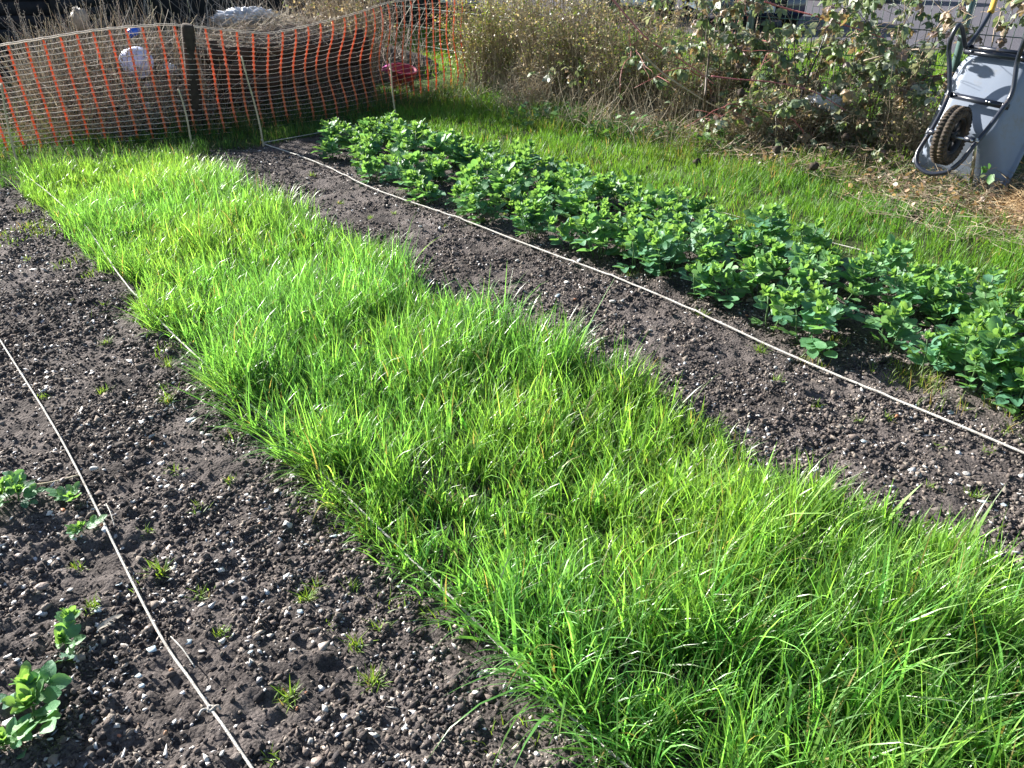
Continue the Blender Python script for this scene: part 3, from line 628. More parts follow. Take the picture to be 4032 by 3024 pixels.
def stone(px, py, k, r_px, where):
    nm, col, fl, mm, ks = KINDS[k]; x, y = at(px, py); d = y*math.cos(PITCH)+CAM_H*math.sin(PITCH); R = r_px*d/FPX*ks*.78
    rr = np.random.default_rng(int(px*7+py)); z = float(ground_z(x, y))
    if k in 'sd':
        n = int(rr.integers(4, 6)); an = np.sort(rr.uniform(0, 2*PI, n)+np.arange(n)*.01); an = np.arange(n)*2*PI/n+rr.normal(0, .25, n); ra = R*rr.uniform(.75, 1.2, n); ring = np.column_stack([ra*np.cos(an), ra*np.sin(an)*.72])
        th = R*.09; V = np.concatenate([np.column_stack([ring, np.full(n, th)]), np.column_stack([ring*1.03, np.full(n, -th)]), [[0, 0, th*1.2]], [[0, 0, -th]]]); kk = np.arange(n); k2 = (kk+1) % n
        F = [np.stack([kk, k2, np.full(n, 2*n)], -1), np.stack([k2+n, kk+n, np.full(n, 2*n+1)], -1), np.stack([kk, kk+n, k2+n, k2], -1)]; sm = False
    else:
        # one subdivision of the icosahedron, roughened
        V = ICO_V.copy(); F0 = ICO_F; mid = {}; V = list(V); F = []
        def m(a, b):
            key = (min(a, b), max(a, b))
            if key not in mid: v = V[a]+V[b]; V.append(v/np.linalg.norm(v)); mid[key] = len(V)-1
            return mid[key]
        for a, b, c in F0: ab, bc, ca = m(a, b), m(b, c), m(c, a); F += [(a, ab, ca), (b, bc, ab), (c, ca, bc), (ab, bc, ca)]
        V = np.array(V)
        for q in range(4 if k != 'b' else 0):     # broken faces
            nn = rr.normal(size=3); nn /= np.linalg.norm(nn); dd = V@nn; lim = rr.uniform(.45, .75); V = V-np.outer(np.maximum(dd-lim, 0), nn)
        V = V*(1+rr.normal(0, .035, (len(V), 1)))*R*np.array([1.0, rr.uniform(.6, .85), fl]); F = [np.array(F)]; sm = (k == 'b')
    c = np.array(col)*rr.uniform(.8, 1.15)
    o = build("stone" if k not in 'sd' else "shard", V, F, M[mm], cols=np.tile(c, (len(V), 1)), smooth=sm)
    o.location = (x, y, z+R*fl*.45+.004); o.rotation_euler = (rr.normal(0, .18), rr.normal(0, .18), rr.uniform(0, 6.28))
    key = (nm, where); NWORD[key] = NWORD.get(key, 0)+1
    pos = "left soil" if where == 'L' else "right soil strip"
    tag(o, f"{nm} on the {pos}, {ordinal(NWORD[key]-1)} up from the photo bottom", "stone" if k not in 'sd' else "shard", "single stones and shards on the soil")
for q in sorted(STN, key=lambda q: -q[1]): stone(*q, 'L')
for q in sorted(STR, key=lambda q: -q[1]): stone(*q, 'R')
# pale dead leaf, shaped like a blade, on the left soil
x, y = at(*c1(545, 975)); V, F = leaflet(.075, .02, .2, .3, 3); o = build("dead_leaf", V, [F], M['dry'], cols=np.tile((.42, .38, .32), (len(V), 1)), smooth=True); o.location = (x-.02, y-.02, float(ground_z(x, y))+.012); o.rotation_euler = (0.3, 0, 1.0); tag(o, "narrow curled pale dead leaf lying left of the knotted cord", "leaf")
x, y = at(215, 1925); q = catmull([(x-.06, y-.02, .03), (x, y, .028), (x+.075, y+.03, .034)], 5); tag(MB().tube(q, [.003]*len(q), 5).done("dry_stick", M['cane'], smooth=True), "pale dry stick lying beside the grey stone near the left edge", "stick")

# ------------------------------------------------------------------ dark shed at the far left and dark board fence behind the heap
def boards_wall(root, p0, p1, h, bw, vertical, mname, thick=.02, z0=0.0, name="board"):
    """separate boards from p0 to p1 (local xy); horizontal courses or vertical boards"""
    p0 = np.array(p0, float); p1 = np.array(p1, float); L = np.linalg.norm(p1-p0); d = (p1-p0)/L; yaw = math.atan2(d[1], d[0])
    if vertical:
        n = int(L/bw); me = MB().box((0, 0, h/2), (bw-.006, thick, h)).done(name, M[mname], root); m = me.data
        for k in range(n):
            o = me if k == 0 else obj(name, m, root); q = p0+d*(k+.5)*bw; o.location = (q[0], q[1], z0+random.uniform(-.012, .012)); o.rotation_euler = (random.uniform(-.01, .01), 0, yaw)
    else:
        n = int(h/bw); me = MB().box((0, 0, 0), (L, thick, bw-.012)).done(name, M[mname], root); m = me.data
        for k in range(n):
            o = me if k == 0 else obj(name, m, root); q = (p0+p1)/2; o.location = (q[0], q[1], z0+(k+.5)*bw); o.rotation_euler = (random.uniform(.03, .05), 0, yaw)
sh = empty("garden_shed", (-5.45, 10.4, 0)); tag(sh, "dark boarded shed behind the netting at the top left corner", "shed")
boards_wall(sh, (0, 0), (-.3, 2.6), 2.15, .15, False, 'shed'); boards_wall(sh, (-3.4, -.35), (-.025, 0), 2.15, .15, False, 'shed')
MB().box((-1.75, 1.1, 2.22), (3.7, 3.1, .06), R=rot3(.10, 0)).done("roof", M['shed'], sh)
MB().box((-1.7, -.14, 1.07), (3.36, .01, 2.1), R=rot3(.103, 0)).done("lining", M['shed'], sh); MB().box((-.19, 1.3, 1.07), (.01, 2.5, 2.1), R=rot3(.115, 0)).done("lining", M['shed'], sh)
MB().box((-.01, -.01, 1.07), (.06, .06, 2.14)).done("corner_post", M['shed'], sh)
bf = empty("board_fence", (-5.9, 13.2, 0)); tag(bf, "dark upright board fence in the shade far behind the compost heap", "fence")
boards_wall(bf, (0, 0), (4.6, 3.6), 1.7, .14, True, 'shed')
for z in (.4, 1.3): MB().box((2.3+.03, 1.8-.03, z), (5.8, .04, .09), R=rot3(math.atan2(3.6, 4.6), 0)).done("rail", M['shed'], bf)

# ------------------------------------------------------------------ compost bin of planks, its fill and what lies on it
B0 = np.array([-2.78, 7.82]); B1 = np.array([-1.52, 8.86]); bd = (B1-B0)/np.linalg.norm(B1-B0); bn = np.array([-bd[1], bd[0]]); BL = np.linalg.norm(B1-B0); by = math.atan2(bd[1], bd[0])
cb = empty("compost_bin", (*B0, 0), by); tag(cb, "dark wooden plank compost bin behind the orange netting", "compost bin")
def plank(cx, cy, cz, lx, ly, lz, yaw=0): 
    o = MB().box((0, 0, 0), (lx, ly, lz), j=.002).done("plank", M['wood'], cb); o.location = (cx, cy, cz); o.rotation_euler = (0, random.uniform(-.008, .008), yaw+random.uniform(-.006, .006))
for k in range(5):
    z = .075+k*.134; g = .012
    plank(BL/2, 0, z, BL+.06, .028, .134-g); plank(BL/2, 1.0, z, BL+.06, .028, .134-g); plank(0, .5, z, .94, .028, .134-g, PI/2); plank(BL, .5, z, .94, .028, .134-g, PI/2)
for (x, y) in ((.05, .05), (BL-.05, .05), (.05, .95), (BL-.05, .95)): o = MB().box((x, y, .36), (.07, .07, .76), j=.002).done("post", M['wood'], cb)
def mound(name, c, rx, ry, h, yaw, mname, col, label, kind='stuff', n=34, rough=.12, z0=0., power=1.6):
    u = np.linspace(-1, 1, n); X, Y = np.meshgrid(u, u); r = np.sqrt(X**2+Y**2); Z = np.clip(1-r**power, 0, 1)**.8*h
    wx = c[0]+X*rx*math.cos(yaw)-Y*ry*math.sin(yaw); wy = c[1]+X*rx*math.sin(yaw)+Y*ry*math.cos(yaw)
    Z = Z*(1+rough*3*(fbm(wx, wy, 5, 9)-.5))+(fbm(wx, wy, 16, 19)-.5)*rough*.5*np.clip(Z*8, 0, 1)+z0-.03*(Z <= 0)
    i = np.arange(n-1)[:, None]*n+np.arange(n-1)[None]; F = np.stack([i, i+1, i+n+1, i+n], -1).reshape(-1, 4)
    rr = r.ravel(); keep = (rr[F] < 1.05).all(1); cc = np.tile(col, (n*n, 1))*(.6+.8*fbm(wx, wy, 20, 29).reshape(-1, 1))
    V = np.stack([wx, wy, Z], -1).reshape(-1, 3); F = F[keep]; us = np.unique(F); mp = -np.ones(len(V), int); mp[us] = np.arange(len(us))
    return tag(build(name, V[us], [mp[F]], M[mname], cols=cc[us], smooth=True), label, kind=kind)
bc = B0+bd*BL/2+bn*.5
mound("compost_heap", bc, BL*.50, .47, .22, by, 'clod', (.16, .125, .10), "grey brown compost and straw heaped in the plank bin", z0=.60, power=3)
mound("weed_heap", (-3.55, 8.45), 1.0, 1.1, .55, .3, 'clod', (.05, .042, .036), "low dark heap of rotting weeds behind the left netting")
mound("weed_heap_back", (-2.9, 10.6), 2.2, 1.0, .55, .5, 'clod', (.07, .06, .052), "dark overgrown heap behind the compost bin")

def straws(name, n, pos_fn, length, rad, cols, label, up=0.2, upvar=.35, K=4, bend=.25, seeds=False, kind='stuff', parent=None, yawfn=None, mname='dry'):
    p = pos_fn(n); n = len(p); yaw = rng.uniform(0, 2*PI, n) if yawfn is None else yawfn(n)
    el = np.clip(rng.normal(up, upvar, n), -.05, 1.5); L = rng.uniform(*length, n); i = np.linspace(0, 1, K)
    by_ = rng.normal(0, bend, n); bz = rng.normal(-bend*.6, bend, n)
    yy = yaw[:, None]+by_[:, None]*i*2; ee = el[:, None]+bz[:, None]*i*2
    dx = np.cos(ee)*np.cos(yy); dy = np.cos(ee)*np.sin(yy); dz = np.sin(ee); st_ = (L/(K-1))[:, None]
    cum = lambda a: np.concatenate([np.zeros((n, 1)), np.cumsum(a[:, :-1]*st_, 1)], 1)
    path = p[:, None, :]+np.stack([cum(dx), cum(dy), cum(dz)], -1)
    path[..., 2] = np.maximum(path[..., 2], ground_z(path[..., 0], path[..., 1], False)+.004)
    if parent is not None: path = path-np.array(parent.location)
    r = rng.uniform(*rad, n)[:, None]*(1-.6*i)[None]
    V, F, ix = sticks(path, r); c = np.asarray(cols)[rng.integers(0, len(cols), n)]*rng.uniform(.7, 1.3, (n, 1)); C = c[ix]
    if seeds:
        q = rng.random(n) < seeds; end = path[q]; m = len(end); k = 26
        u = rng.uniform(.45, 1, (m, k)); j = np.clip((u*(K-1)).astype(int), 0, K-2); f = u*(K-1)-j; a = np.take_along_axis(end, j[..., None], 1); b = np.take_along_axis(end, (j+1)[..., None], 1)
        sp = (a+(b-a)*f[..., None]).reshape(-1, 3)+rng.normal(0, .007, (m*k, 3))
        V2, F2, ix2 = scatter(OCT_V, [OCT_F], sp, rotmats(*[rng.uniform(0, 6, m*k) for _ in range(3)]), rng.uniform(.003, .007, (m*k, 1))*np.array([[1.4, .8, .8]]))
        F = F+[f_+len(V) for f_ in F2]; C = np.concatenate([C, np.tile((.30, .27, .22), (len(V2), 1))*rng.uniform(.7, 1.2, (m*k, 1))[ix2]]); V = np.concatenate([V, V2])
    o = build(name, V, F, M[mname], parent, cols=C)
    return tag(o, label if parent is None else None, kind=kind)
STRAW = [(.42, .36, .25), (.36, .30, .21), (.30, .24, .17), (.47, .42, .32)]; GREYS = [(.46, .41, .36), (.52, .47, .41), (.36, .31, .27), (.26, .22, .19)]
def on_ell(cx, cy, rx, ry, h, z0=0., yaw=0):
    def f(n):
        a = rng.uniform(0, 2*PI, n); r = np.sqrt(rng.random(n)); x = r*np.cos(a)*rx; y = r*np.sin(a)*ry
        return np.column_stack([cx+x*math.cos(yaw)-y*math.sin(yaw), cy+x*math.sin(yaw)+y*math.cos(yaw), z0+h*np.clip(1-r**1.6, 0, 1)**.8])
    return f
straws("dead_weed_stalks", 2000, on_ell(-3.75, 8.0, 1.05, .75, .45), (.25, .75), (.0025, .006), GREYS+STRAW, "dead pale weed stalks standing behind the left netting", up=1.1, upvar=.35, K=5, seeds=.16)
straws("dead_weed_litter", 2600, on_ell(-3.55, 8.2, 1.0, 1.0, .58), (.12, .38), (.0022, .0055), GREYS+STRAW, "tangle of dead grey stalks on the weed heap", up=.25, upvar=.4)
straws("netting_foot_straw", 900, on_ell(-3.75, 7.25, .85, .22, .02, yaw=.4), (.10, .45), (.0015, .003), STRAW+[(.30, .36, .12)], "yellow straw and seedheads at the foot of the left netting", up=1.0, upvar=.4)
straws("compost_straw", 2600, on_ell(bc[0], bc[1], BL*.55, .52, .22, .62, by), (.08, .30), (.0015, .0035), GREYS+STRAW, "dry straw lying on top of the compost bin", up=.15, upvar=.35)
straws("tall_dead_stems", 420, on_ell(-2.6, 9.9, 1.8, .7, .3, .1, .5), (.5, 1.1), (.003, .006), GREYS, "tall grey dead stems standing behind the compost bin", up=1.2, upvar=.25, K=6, bend=.35)
straws("bin_foot_weeds", 450, lambda n: np.column_stack([np.outer(rng.random(n), [1.55, 1.2])+np.array([-2.75, 7.55])+rng.normal(0, .09, (n, 2)), np.full(n, .01)]), (.15, .50), (.0012, .0026), [(.16, .13, .10), (.20, .17, .12), (.09, .12, .05)], "dull dead grasses hanging against the front of the bin", up=1.1, upvar=.4, K=5)
lawn("bin_foot_grass", "dark long grass in front of the plank bin", 12000, ((-3.2, -.6, 7.2, 9.6), lambda x, y, s, t: (s < -.35) & (s > -1.3)), .10, .26, .003, .005, (.04, .09, .03), clump=12, K=4, dryp=.15, curl=.9)
# seed stalks that rise in front of the shed
straws("seedhead_stalks", 60, lambda n: np.column_stack([rng.uniform(-4.9, -3.9, n), rng.uniform(7.6, 8.6, n), np.full(n, .1)]), (.7, 1.15), (.0028, .0045), [(.36, .33, .31), (.30, .28, .27)], "pale dead stalks with knobbly seedheads in front of the dark shed", up=1.25, upvar=.22, K=7, bend=.18, seeds=1.0)

def crumple(name, c, dims, mname, seed, label, cat, yaw=0, n=26, amp=.3, f=6.):
    u = np.linspace(0, 2*PI, n, endpoint=False); v = np.linspace(.06, PI-.06, n//2); U, W = np.meshgrid(u, v)
    X = np.cos(U)*np.sin(W); Y = np.sin(U)*np.sin(W); Z = np.cos(W)
    q = 1+amp*2*(np.abs(fbm(X*1.3+seed, Y*1.3+Z*2, f, seed)-.5)*2-.4)
    V = np.stack([X*q*dims[0], Y*q*dims[1], Z*q*dims[2]], -1).reshape(-1, 3); m = n//2
    i = np.arange(m-1)[:, None]*n; k = np.arange(n)[None]; F = np.stack([i+k, i+n+k, i+n+(k+1) % n, i+(k+1) % n], -1).reshape(-1, 4)
    top = len(V); V = np.vstack([V, V[:n].mean(0), V[-n:].mean(0)]); kk = np.arange(n)
    F3 = np.vstack([np.stack([np.full(n, top), kk, (kk+1) % n], -1), np.stack([np.full(n, top+1), (m-1)*n+(kk+1) % n, (m-1)*n+kk], -1)])
    o = build(name, V, [F, F3], M[mname], smooth=False); o.location = c; o.rotation_euler = (0, 0, yaw); tag(o, label, cat); return o
p = aty(955, 62, 8.75); crumple("plastic_sheet", (p[0], p[1]+.1, p[2]-.03), (.34, .24, .10), 'bag', 3, "crumpled white plastic sheet on top of the compost bin", "plastic sheet", by, 60, .30, 9.)
p = aty(310, 50, 8.1); crumple("plastic_bag", (p[0], p[1], p[2]-.06), (.085, .06, .11), 'oldbag', 5, "faded plastic bag caught in the dead weeds by the shed", "plastic bag", 0, 26, .3)
p = aty(500, 112, 7.9); 
bo = empty("plastic_bottle", (p[0], p[1], p[2]-.05)); tag(bo, "bright blue plastic bottle lying in dead weeds above the left netting", "bottle"); bo.rotation_euler = (0, 1.2, .4)
MB().tube([(0, 0, 0), (0, 0, .004), (0, 0, .07), (0, 0, .095), (0, 0, .115)], [.028, .038, .037, .025, .014], 14).done("bottle_body", M['pblue'], bo, smooth=True); MB().tube([(0, 0, .113), (0, 0, .132)], .016, 12).done("cap", M['bag'], bo)
# upturned pale blue bowl behind the netting
p = aty(528, 240, 7.55); bw = empty("washing_up_bowl", (p[0], p[1]+.05, p[2]-.02)); bw.rotation_euler = (1.15, .12, -.35); tag(bw, "round pale blue plastic bowl lying in weeds behind the left netting", "bowl")
pr = [(0.0, .10), (.085, .10), (.12, .085), (.15, .02), (.165, 0), (.175, 0), (.175, -.008), (.16, -.008), (.145, .01), (.11, .075), (0.0, .09)]
def lathe(prof, n=32, sy=1.0):
    a = np.arange(n)*2*PI/n; pr = np.array(prof); V = np.stack([pr[:, :1]*np.cos(a), pr[:, :1]*np.sin(a)*sy, np.repeat(pr[:, 1:], n, 1)], -1).reshape(-1, 3); m = len(pr)
    i = np.arange(m-1)[:, None]*n; k = np.arange(n)[None]; return V, np.stack([i+k, i+(k+1) % n, i+n+(k+1) % n, i+n+k], -1).reshape(-1, 4)
V, F = lathe(pr, 36, .8); build("bowl_shell", V, [F], M['bowl'], bw, smooth=True)
# crumpled label scraps behind the net
for (px, py, Y, sz, mn, lb) in ((665, 270, 7.75, .07, 'bag', "pale scrap of plastic between netting and wooden post"), (585, 340, 7.6, .06, 'bag', "grey plastic scrap below the pale blue bowl"), (575, 415, 7.45, .05, 'bag', "small lumpy plastic scrap low behind the left netting")):
    p = aty(px, py, Y); crumple("plastic_scrap", (p[0], p[1], p[2]), (sz, sz*.5, sz*.8), mn, px, lb, "plastic scrap", 0, 16, .35)
# wooden post and the red bucket with pink cloth
wp = MB(); wp.tube([(0, 0, -.1), (.004, 0, .4), (-.004, .003, .9), (0, 0, .93)], [.060, .057, .055, .045], 10); o = wp.done("wooden_post", M['wood'], smooth=True); o.location = (-2.87, 7.36, 0); o.rotation_euler = (.02, .115, 0); tag(o, "dark rough wooden post where the orange netting turns", "post")
p = at(1590, 352); rb = empty("red_bucket", (p[0]-.02, p[1]-.1, .0)); tag(rb, "dark red bucket behind the orange netting with pink cloth on it", "bucket"); rb.rotation_euler = (.22, .12, .3)
V, F = lathe([(0, 0), (.11, 0), (.115, .01), (.155, .24), (.168, .245), (.168, .262), (.150, .262), (.108, .02), (0, .015)], 30); build("bucket_body", V, [F], M['red'], rb, smooth=True)
MB().tube([(.162*math.cos(a), .162*math.sin(a)*.35-.12*math.sin(a), .25-.14*math.sin(a)) for a in np.linspace(0, PI, 18)], .004, 6).done("handle", M['red'], rb, smooth=True)
for k in range(3):
    V, F = lathe([(.121+.012*k, .05+.062*k), (.131+.012*k, .056+.062*k), (.127+.012*k, .066+.062*k)], 30); build("rib", V, [F], M['red'], rb)
p = aty(1545, 262, 9.95); crumple("pink_cloth", (p[0], 9.93, p[2]-.02), (.13, .10, .055), 'pink', 8, "crumpled magenta cloth on top of the red bucket", "cloth", .3, 26, .25)

# ------------------------------------------------------------------ orange barrier netting
NP = catmull([(-5.05, 6.12), (-4.32, 6.60), (-3.39, 7.06), (-2.93, 7.24), (-2.20, 7.70), (-1.50, 8.32), (-.95, 9.2), (-.42, 9.95)], 14)
NL = np.concatenate([[0], np.cumsum(np.linalg.norm(np.diff(NP, axis=0), axis=1))])
def netpoint(d, v):
    """d along, v 0..1 from bottom to top"""
    d = np.asarray(d, float); v = np.asarray(v, float)
    sh = .03*(1-v)-.05*(1-v)*np.exp(-((d-3.6)/1.2)**2)     # strips lean
    dd = np.clip(d+sh-.07, 0, NL[-1]-.001)
    x = np.interp(dd, NL, NP[:, 0]); y = np.interp(dd, NL, NP[:, 1])
    top = np.interp(d, [0, .85, 1.9, 2.5, 2.75, 3.3, 3.9, 4.6, 6.2], [.76, .80, .88, .92, .90, .84, .90, .97, 1.02])
    bot = .02
    sag = .035*np.sin(d*2.3)*v
    z = bot+(top-bot)*v-sag*.6
    w = .05*np.sin(v*5.0+d*.9)*np.clip((d-2.6)/.8, 0, 1)+.014*np.sin(d*7+v*3)+.012*np.sin(v*9+d*3)
    nx, ny = .64, -.77
    x = x+nx*w+.035*np.sin(v*7+1)*np.clip((d-3)/1, 0, 1)*.9; y = y+ny*w
    return np.stack([x, y, z], -1)
net = empty("barrier_netting", (-2.9, 7.26, 0)); NO = np.array(net.location); tag(net, "orange plastic barrier netting with oval holes strung across the far end", "netting")
SP = .126; NR = 21; nb = int(NL[-1]/SP)
for k in range(nb):
    d0 = .04+k*SP; m = NR*4+1; v = np.linspace(0, 1, m); base = netpoint(d0, v)
    T = netpoint(d0+.02, v)-netpoint(d0-.02, v); T /= np.linalg.norm(T, axis=1)[:, None]; nn = np.cross(T, [0, 0, 1.]); nn /= np.linalg.norm(nn, axis=1)[:, None]
    w = .0065+.0115*(np.abs(np.cos(v*NR*PI))**5)
    A = base-T*w[:, None]; B = base+T*w[:, None]; th = .0012
    V = np.concatenate([A-nn*th, B-nn*th, B+nn*th, A+nn*th])-NO; i = np.arange(m-1)
    F = np.concatenate([np.stack([a*m+i, b*m+i, b*m+i+1, a*m+i+1], -1) for a, b in ((0, 1), (1, 2), (2, 3), (3, 0))])
    node_glare = (np.abs(np.cos(v*NR*PI))**4*(.25+.5*v))[:, None]; cb_ = np.array([.85, .17, .04])*(1-node_glare)+np.array([.80, .60, .48])*node_glare  # cream nodes, paler towards the top: glare painted into the orange bands
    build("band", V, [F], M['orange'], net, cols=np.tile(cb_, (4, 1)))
for r in range(NR+1):
    v = r/NR; d = np.arange(.02, NL[-1]-.02, .021); pts = netpoint(d, np.full(len(d), v))
    ph = ((d-.04)/SP) % 1; sagl = -.0035*np.sin(ph*PI); pts[:, 2] += sagl
    for _ in range(2 if r == NR else 1):
        MB().tube(pts-NO+np.array([0, -.004*_, .012*_]), np.interp(d, [0, 1.8, 3.0, 6], [.0032, .0028, .0014, .0014])*(1 if r < NR else 1.5), 5, cap=False).done("strand", M['strand'], net)

POSTS = (2.02, 3.98, 6.0, 8.0, 10.83)
# ------------------------------------------------------------------ green wire mesh fence behind the brambles
F0 = np.array([4.85, 5.17]); FD = np.array([-.644, .765]); FN = np.array([.765, .644]); FL = 13.2; FH = 1.55
wf = empty("wire_fence", (*F0, 0)); fyaw = math.atan2(FD[1], FD[0]); wf.rotation_euler = (0, 0, fyaw); tag(wf, "tall green welded wire mesh fence running behind the brambles", "wire fence")
wo = MB().tube([(0, 0, .02), (0, 0, FH)], .0026, 5).done("wire", M['wire'], wf); wm = wo.data; nW = int(FL/.0655); wo.location = (.03, 0, 0)
for k in range(1, min(nW, 203)): o = obj("wire", wm, wf, (.03+k*.0655, 0, 0))
for z in (.17, .42, .67, .92, 1.17, 1.42):
    for dy in (-.0065, .0065): MB().tube([(0, dy, z), (FL*.5, dy, z-.004), (FL, dy, z)], .0034, 5).done("horizontal_wire", M['wire'], wf)
for k, d in enumerate(POSTS):
    o = MB().box((0, .035, .80), (.045, .04, 1.66)).done("post", M['wirepost'], wf); o.location = (d, 0, 0)
    for z in (.2, .7, 1.2): b = MB().box((0, .008, z), (.075, .022, .035)).done("clamp", M['wirepost'], o)

# ------------------------------------------------------------------ dry hedge shrubs (many thin stems with small leaves)
def small_leaves(parent, pts, size, cols, name="leaves", mname='leaf', flat=False):
    n = len(pts); T = np.array([(0, 0, 0), (.35, .32, .03), (.75, .28, .0), (1, 0, -.08), (.75, -.28, .0), (.35, -.32, .03), (.5, 0, -.04)]); TF = np.array([(0, 6, 1), (1, 6, 2), (2, 6, 3), (3, 6, 4), (4, 6, 5), (5, 6, 0)])
    sz = rng.uniform(size[0], size[1], n); V, F, ix = scatter(T, [TF], pts, rotmats(rng.uniform(0, 2*PI, n), rng.normal(0, .6, n), rng.normal(0, .7, n)), sz)
    c = np.asarray(cols)[rng.integers(0, len(cols), n)]*rng.uniform(.7, 1.3, (n, 1))
    o = build(name, V-(np.array(parent.location) if parent is not None else 0), F, M[mname], parent, cols=c[ix], smooth=True); o["kind"] = "stuff"; return o
def dry_shrub(cx, cy, rx, ry, h, n, label, leafn, seed, leafcols):
    root = empty("dry_shrub", (cx, cy, 0)); tag(root, label, "shrub", "dry twiggy shrubs in the hedge")
    K = 7; pa = rng.uniform(0, 2*PI, n); r = np.sqrt(rng.random(n)); b = np.column_stack([cx+rx*.65*r*np.cos(pa), cy+ry*.65*r*np.sin(pa), np.zeros(n)])
    H = h*rng.uniform(.45, 1.05, n); out = rng.uniform(.05, .55, n)*r; i = np.linspace(0, 1, K); az = pa+rng.normal(0, .6, n)
    w = np.cumsum(rng.normal(0, .035, (n, K, 3)), 1); w[:, 0] = 0
    path = b[:, None]+np.stack([np.cos(az)[:, None]*out[:, None]*H[:, None]*i**1.4, np.sin(az)[:, None]*out[:, None]*H[:, None]*i**1.4, H[:, None]*i], -1)+w*.55
    path[..., 2] = np.abs(path[..., 2])
    rad = rng.uniform(.002, .0045, n)[:, None]*(1-.65*i)[None]
    V, F, ix = sticks(path, rad); c = np.array([(.48, .40, .30), (.40, .33, .23), (.30, .24, .17), (.20, .14, .10)])[rng.integers(0, 4, n)]*rng.uniform(.7, 1.3, (n, 1))
    o = build("stems", V-np.array([cx, cy, 0]), F, M['dry'], root, cols=c[ix]); o["kind"] = "stuff"
    # side twigs
    m = n*7; j = rng.integers(0, n, m); u = rng.integers(2, K, m); s0 = path[j, u]; K2 = 4; i2 = np.linspace(0, 1, K2); L = rng.uniform(.05, .20, m); a2 = rng.uniform(0, 2*PI, m); el = rng.uniform(-.5, 1.3, m)
    dirs = np.stack([np.cos(a2)*np.cos(el), np.sin(a2)*np.cos(el), np.sin(el)], -1); p2 = s0[:, None]+dirs[:, None]*(L[:, None]*i2)[..., None]+np.cumsum(rng.normal(0, .006, (m, K2, 3)), 1)
    V, F, ix = sticks(p2, np.full((m, K2), .0012)*(1.3-.6*i2)); c = np.array([(.46, .40, .30), (.38, .32, .22), (.32, .26, .18)])[rng.integers(0, 3, m)]*rng.uniform(.7, 1.3, (m, 1))
    o = build("side_twigs", V-np.array([cx, cy, 0]), F, M['dry'], root, cols=c[ix]); o["kind"] = "stuff"
    q = p2[rng.integers(0, m, leafn), rng.integers(1, K2, leafn)]+rng.normal(0, .012, (leafn, 3))
    small_leaves(root, q, (.012, .034), leafcols)
YG = [(.24, .30, .06), (.16, .23, .05), (.32, .33, .10), (.44, .37, .23), (.30, .24, .15)]
DR = [(.44, .36, .25), (.30, .23, .15), (.15, .20, .06), (.52, .44, .32)]
dry_shrub(-.15, 9.75, .62, .5, 1.25, 420, "yellow-green twiggy shrub at the right end of the orange netting", 9500, 1, YG)
dry_shrub(.55, 9.0, .62, .5, 1.3, 420, "straw coloured twiggy shrub right of the yellow-green one", 7500, 2, YG+DR)
dry_shrub(1.15, 8.35, .55, .45, 1.1, 330, "brown dense twiggy shrub where the brambles begin", 6000, 3, DR+YG)
dry_shrub(.15, 8.45, .40, .28, .38, 110, "low grey dead bush at the shaded foot of the hedge", 200, 4, DR)
dry_shrub(2.15, 6.9, .45, .35, .40, 170, "low tan thicket at the foot of the brambles", 900, 6, DR)

dry_shrub(-1.78, 9.2, .42, .36, 1.5, 380, "tall grey dead bush rising behind the right end of the compost bin", 3500, 11, DR)
dry_shrub(1.75, 7.75, .5, .35, .75, 230, "tan thicket of dead stems between hedge and brambles", 2600, 7, DR)
dry_shrub(2.6, 6.85, .5, .3, .55, 200, "tan dead stems under the large-leaved bramble", 2200, 8, DR)
dry_shrub(3.2, 6.35, .35, .25, .50, 150, "tan dead stems just left of the wheelbarrow", 1500, 9, DR)
# ------------------------------------------------------------------ leafy ground plants under the hedge
def round_leaf_mesh(seed, base):
    r = np.random.default_rng(seed); n = 10; a = np.arange(n)*2*PI/n; ra = .5*(1+.12*np.cos(a*5))*np.where(np.cos(a) < -.7, .55, 1)
    V = np.column_stack([.5+ra*np.cos(a), ra*.92*np.sin(a), .06*np.cos(2*a)]); V = np.vstack([V, [.42, 0, -.05]]); k = np.arange(n); F = np.stack([k, (k+1) % n, np.full(n, n)], -1)
    o = build("leaf_mesh", V, [F], M['leaf'], cols=np.tile(np.array(base)*r.uniform(.85, 1.15), (n+1, 1)), smooth=True); m = o.data; bpy.data.objects.remove(o); return m
RL = [round_leaf_mesh(k, ((.07, .17, .045), (.06, .14, .05), (.10, .21, .05))[k]) for k in range(3)]
def leafy_weed(cx, cy, rx, ry, h, n, label):
    root = empty("leafy_weed", (cx, cy, 0)); tag(root, label, "weed", "leafy weeds at the foot of the hedge"); st = MB()
    for k in range(n):
        a = random.uniform(0, 6.28); r = math.sqrt(random.random()); x = rx*r*math.cos(a); y = ry*r*math.sin(a); z = h*random.uniform(.2, 1)*(1-.5*r)
        st.tube([(x*.6, y*.6, 0), (x*.9, y*.9, z*.6), (x, y, z)], .0018, 4, cap=False)
        o = obj("leaf", RL[random.randrange(3)], root, (x, y, z), (random.gauss(0, .45), random.gauss(-.1, .4), random.uniform(0, 6.28))); s_ = random.uniform(.035, .075); o.scale = (s_,)*3
    st.done("stalks", M['stem'], root)
leafy_weed(.35, 7.75, .42, .26, .30, 120, "shaded clump of heart-shaped green leaves left of the hedge foot")
leafy_weed(1.05, 7.15, .42, .26, .28, 110, "sunlit clump of green leaves at the middle of the hedge foot")
leafy_weed(1.75, 6.72, .30, .20, .22, 60, "small clump of green leaves below the bramble stem")
leafy_weed(2.78, 5.85, .30, .20, .14, 60, "low fine green weed just left of the wheelbarrow nose")
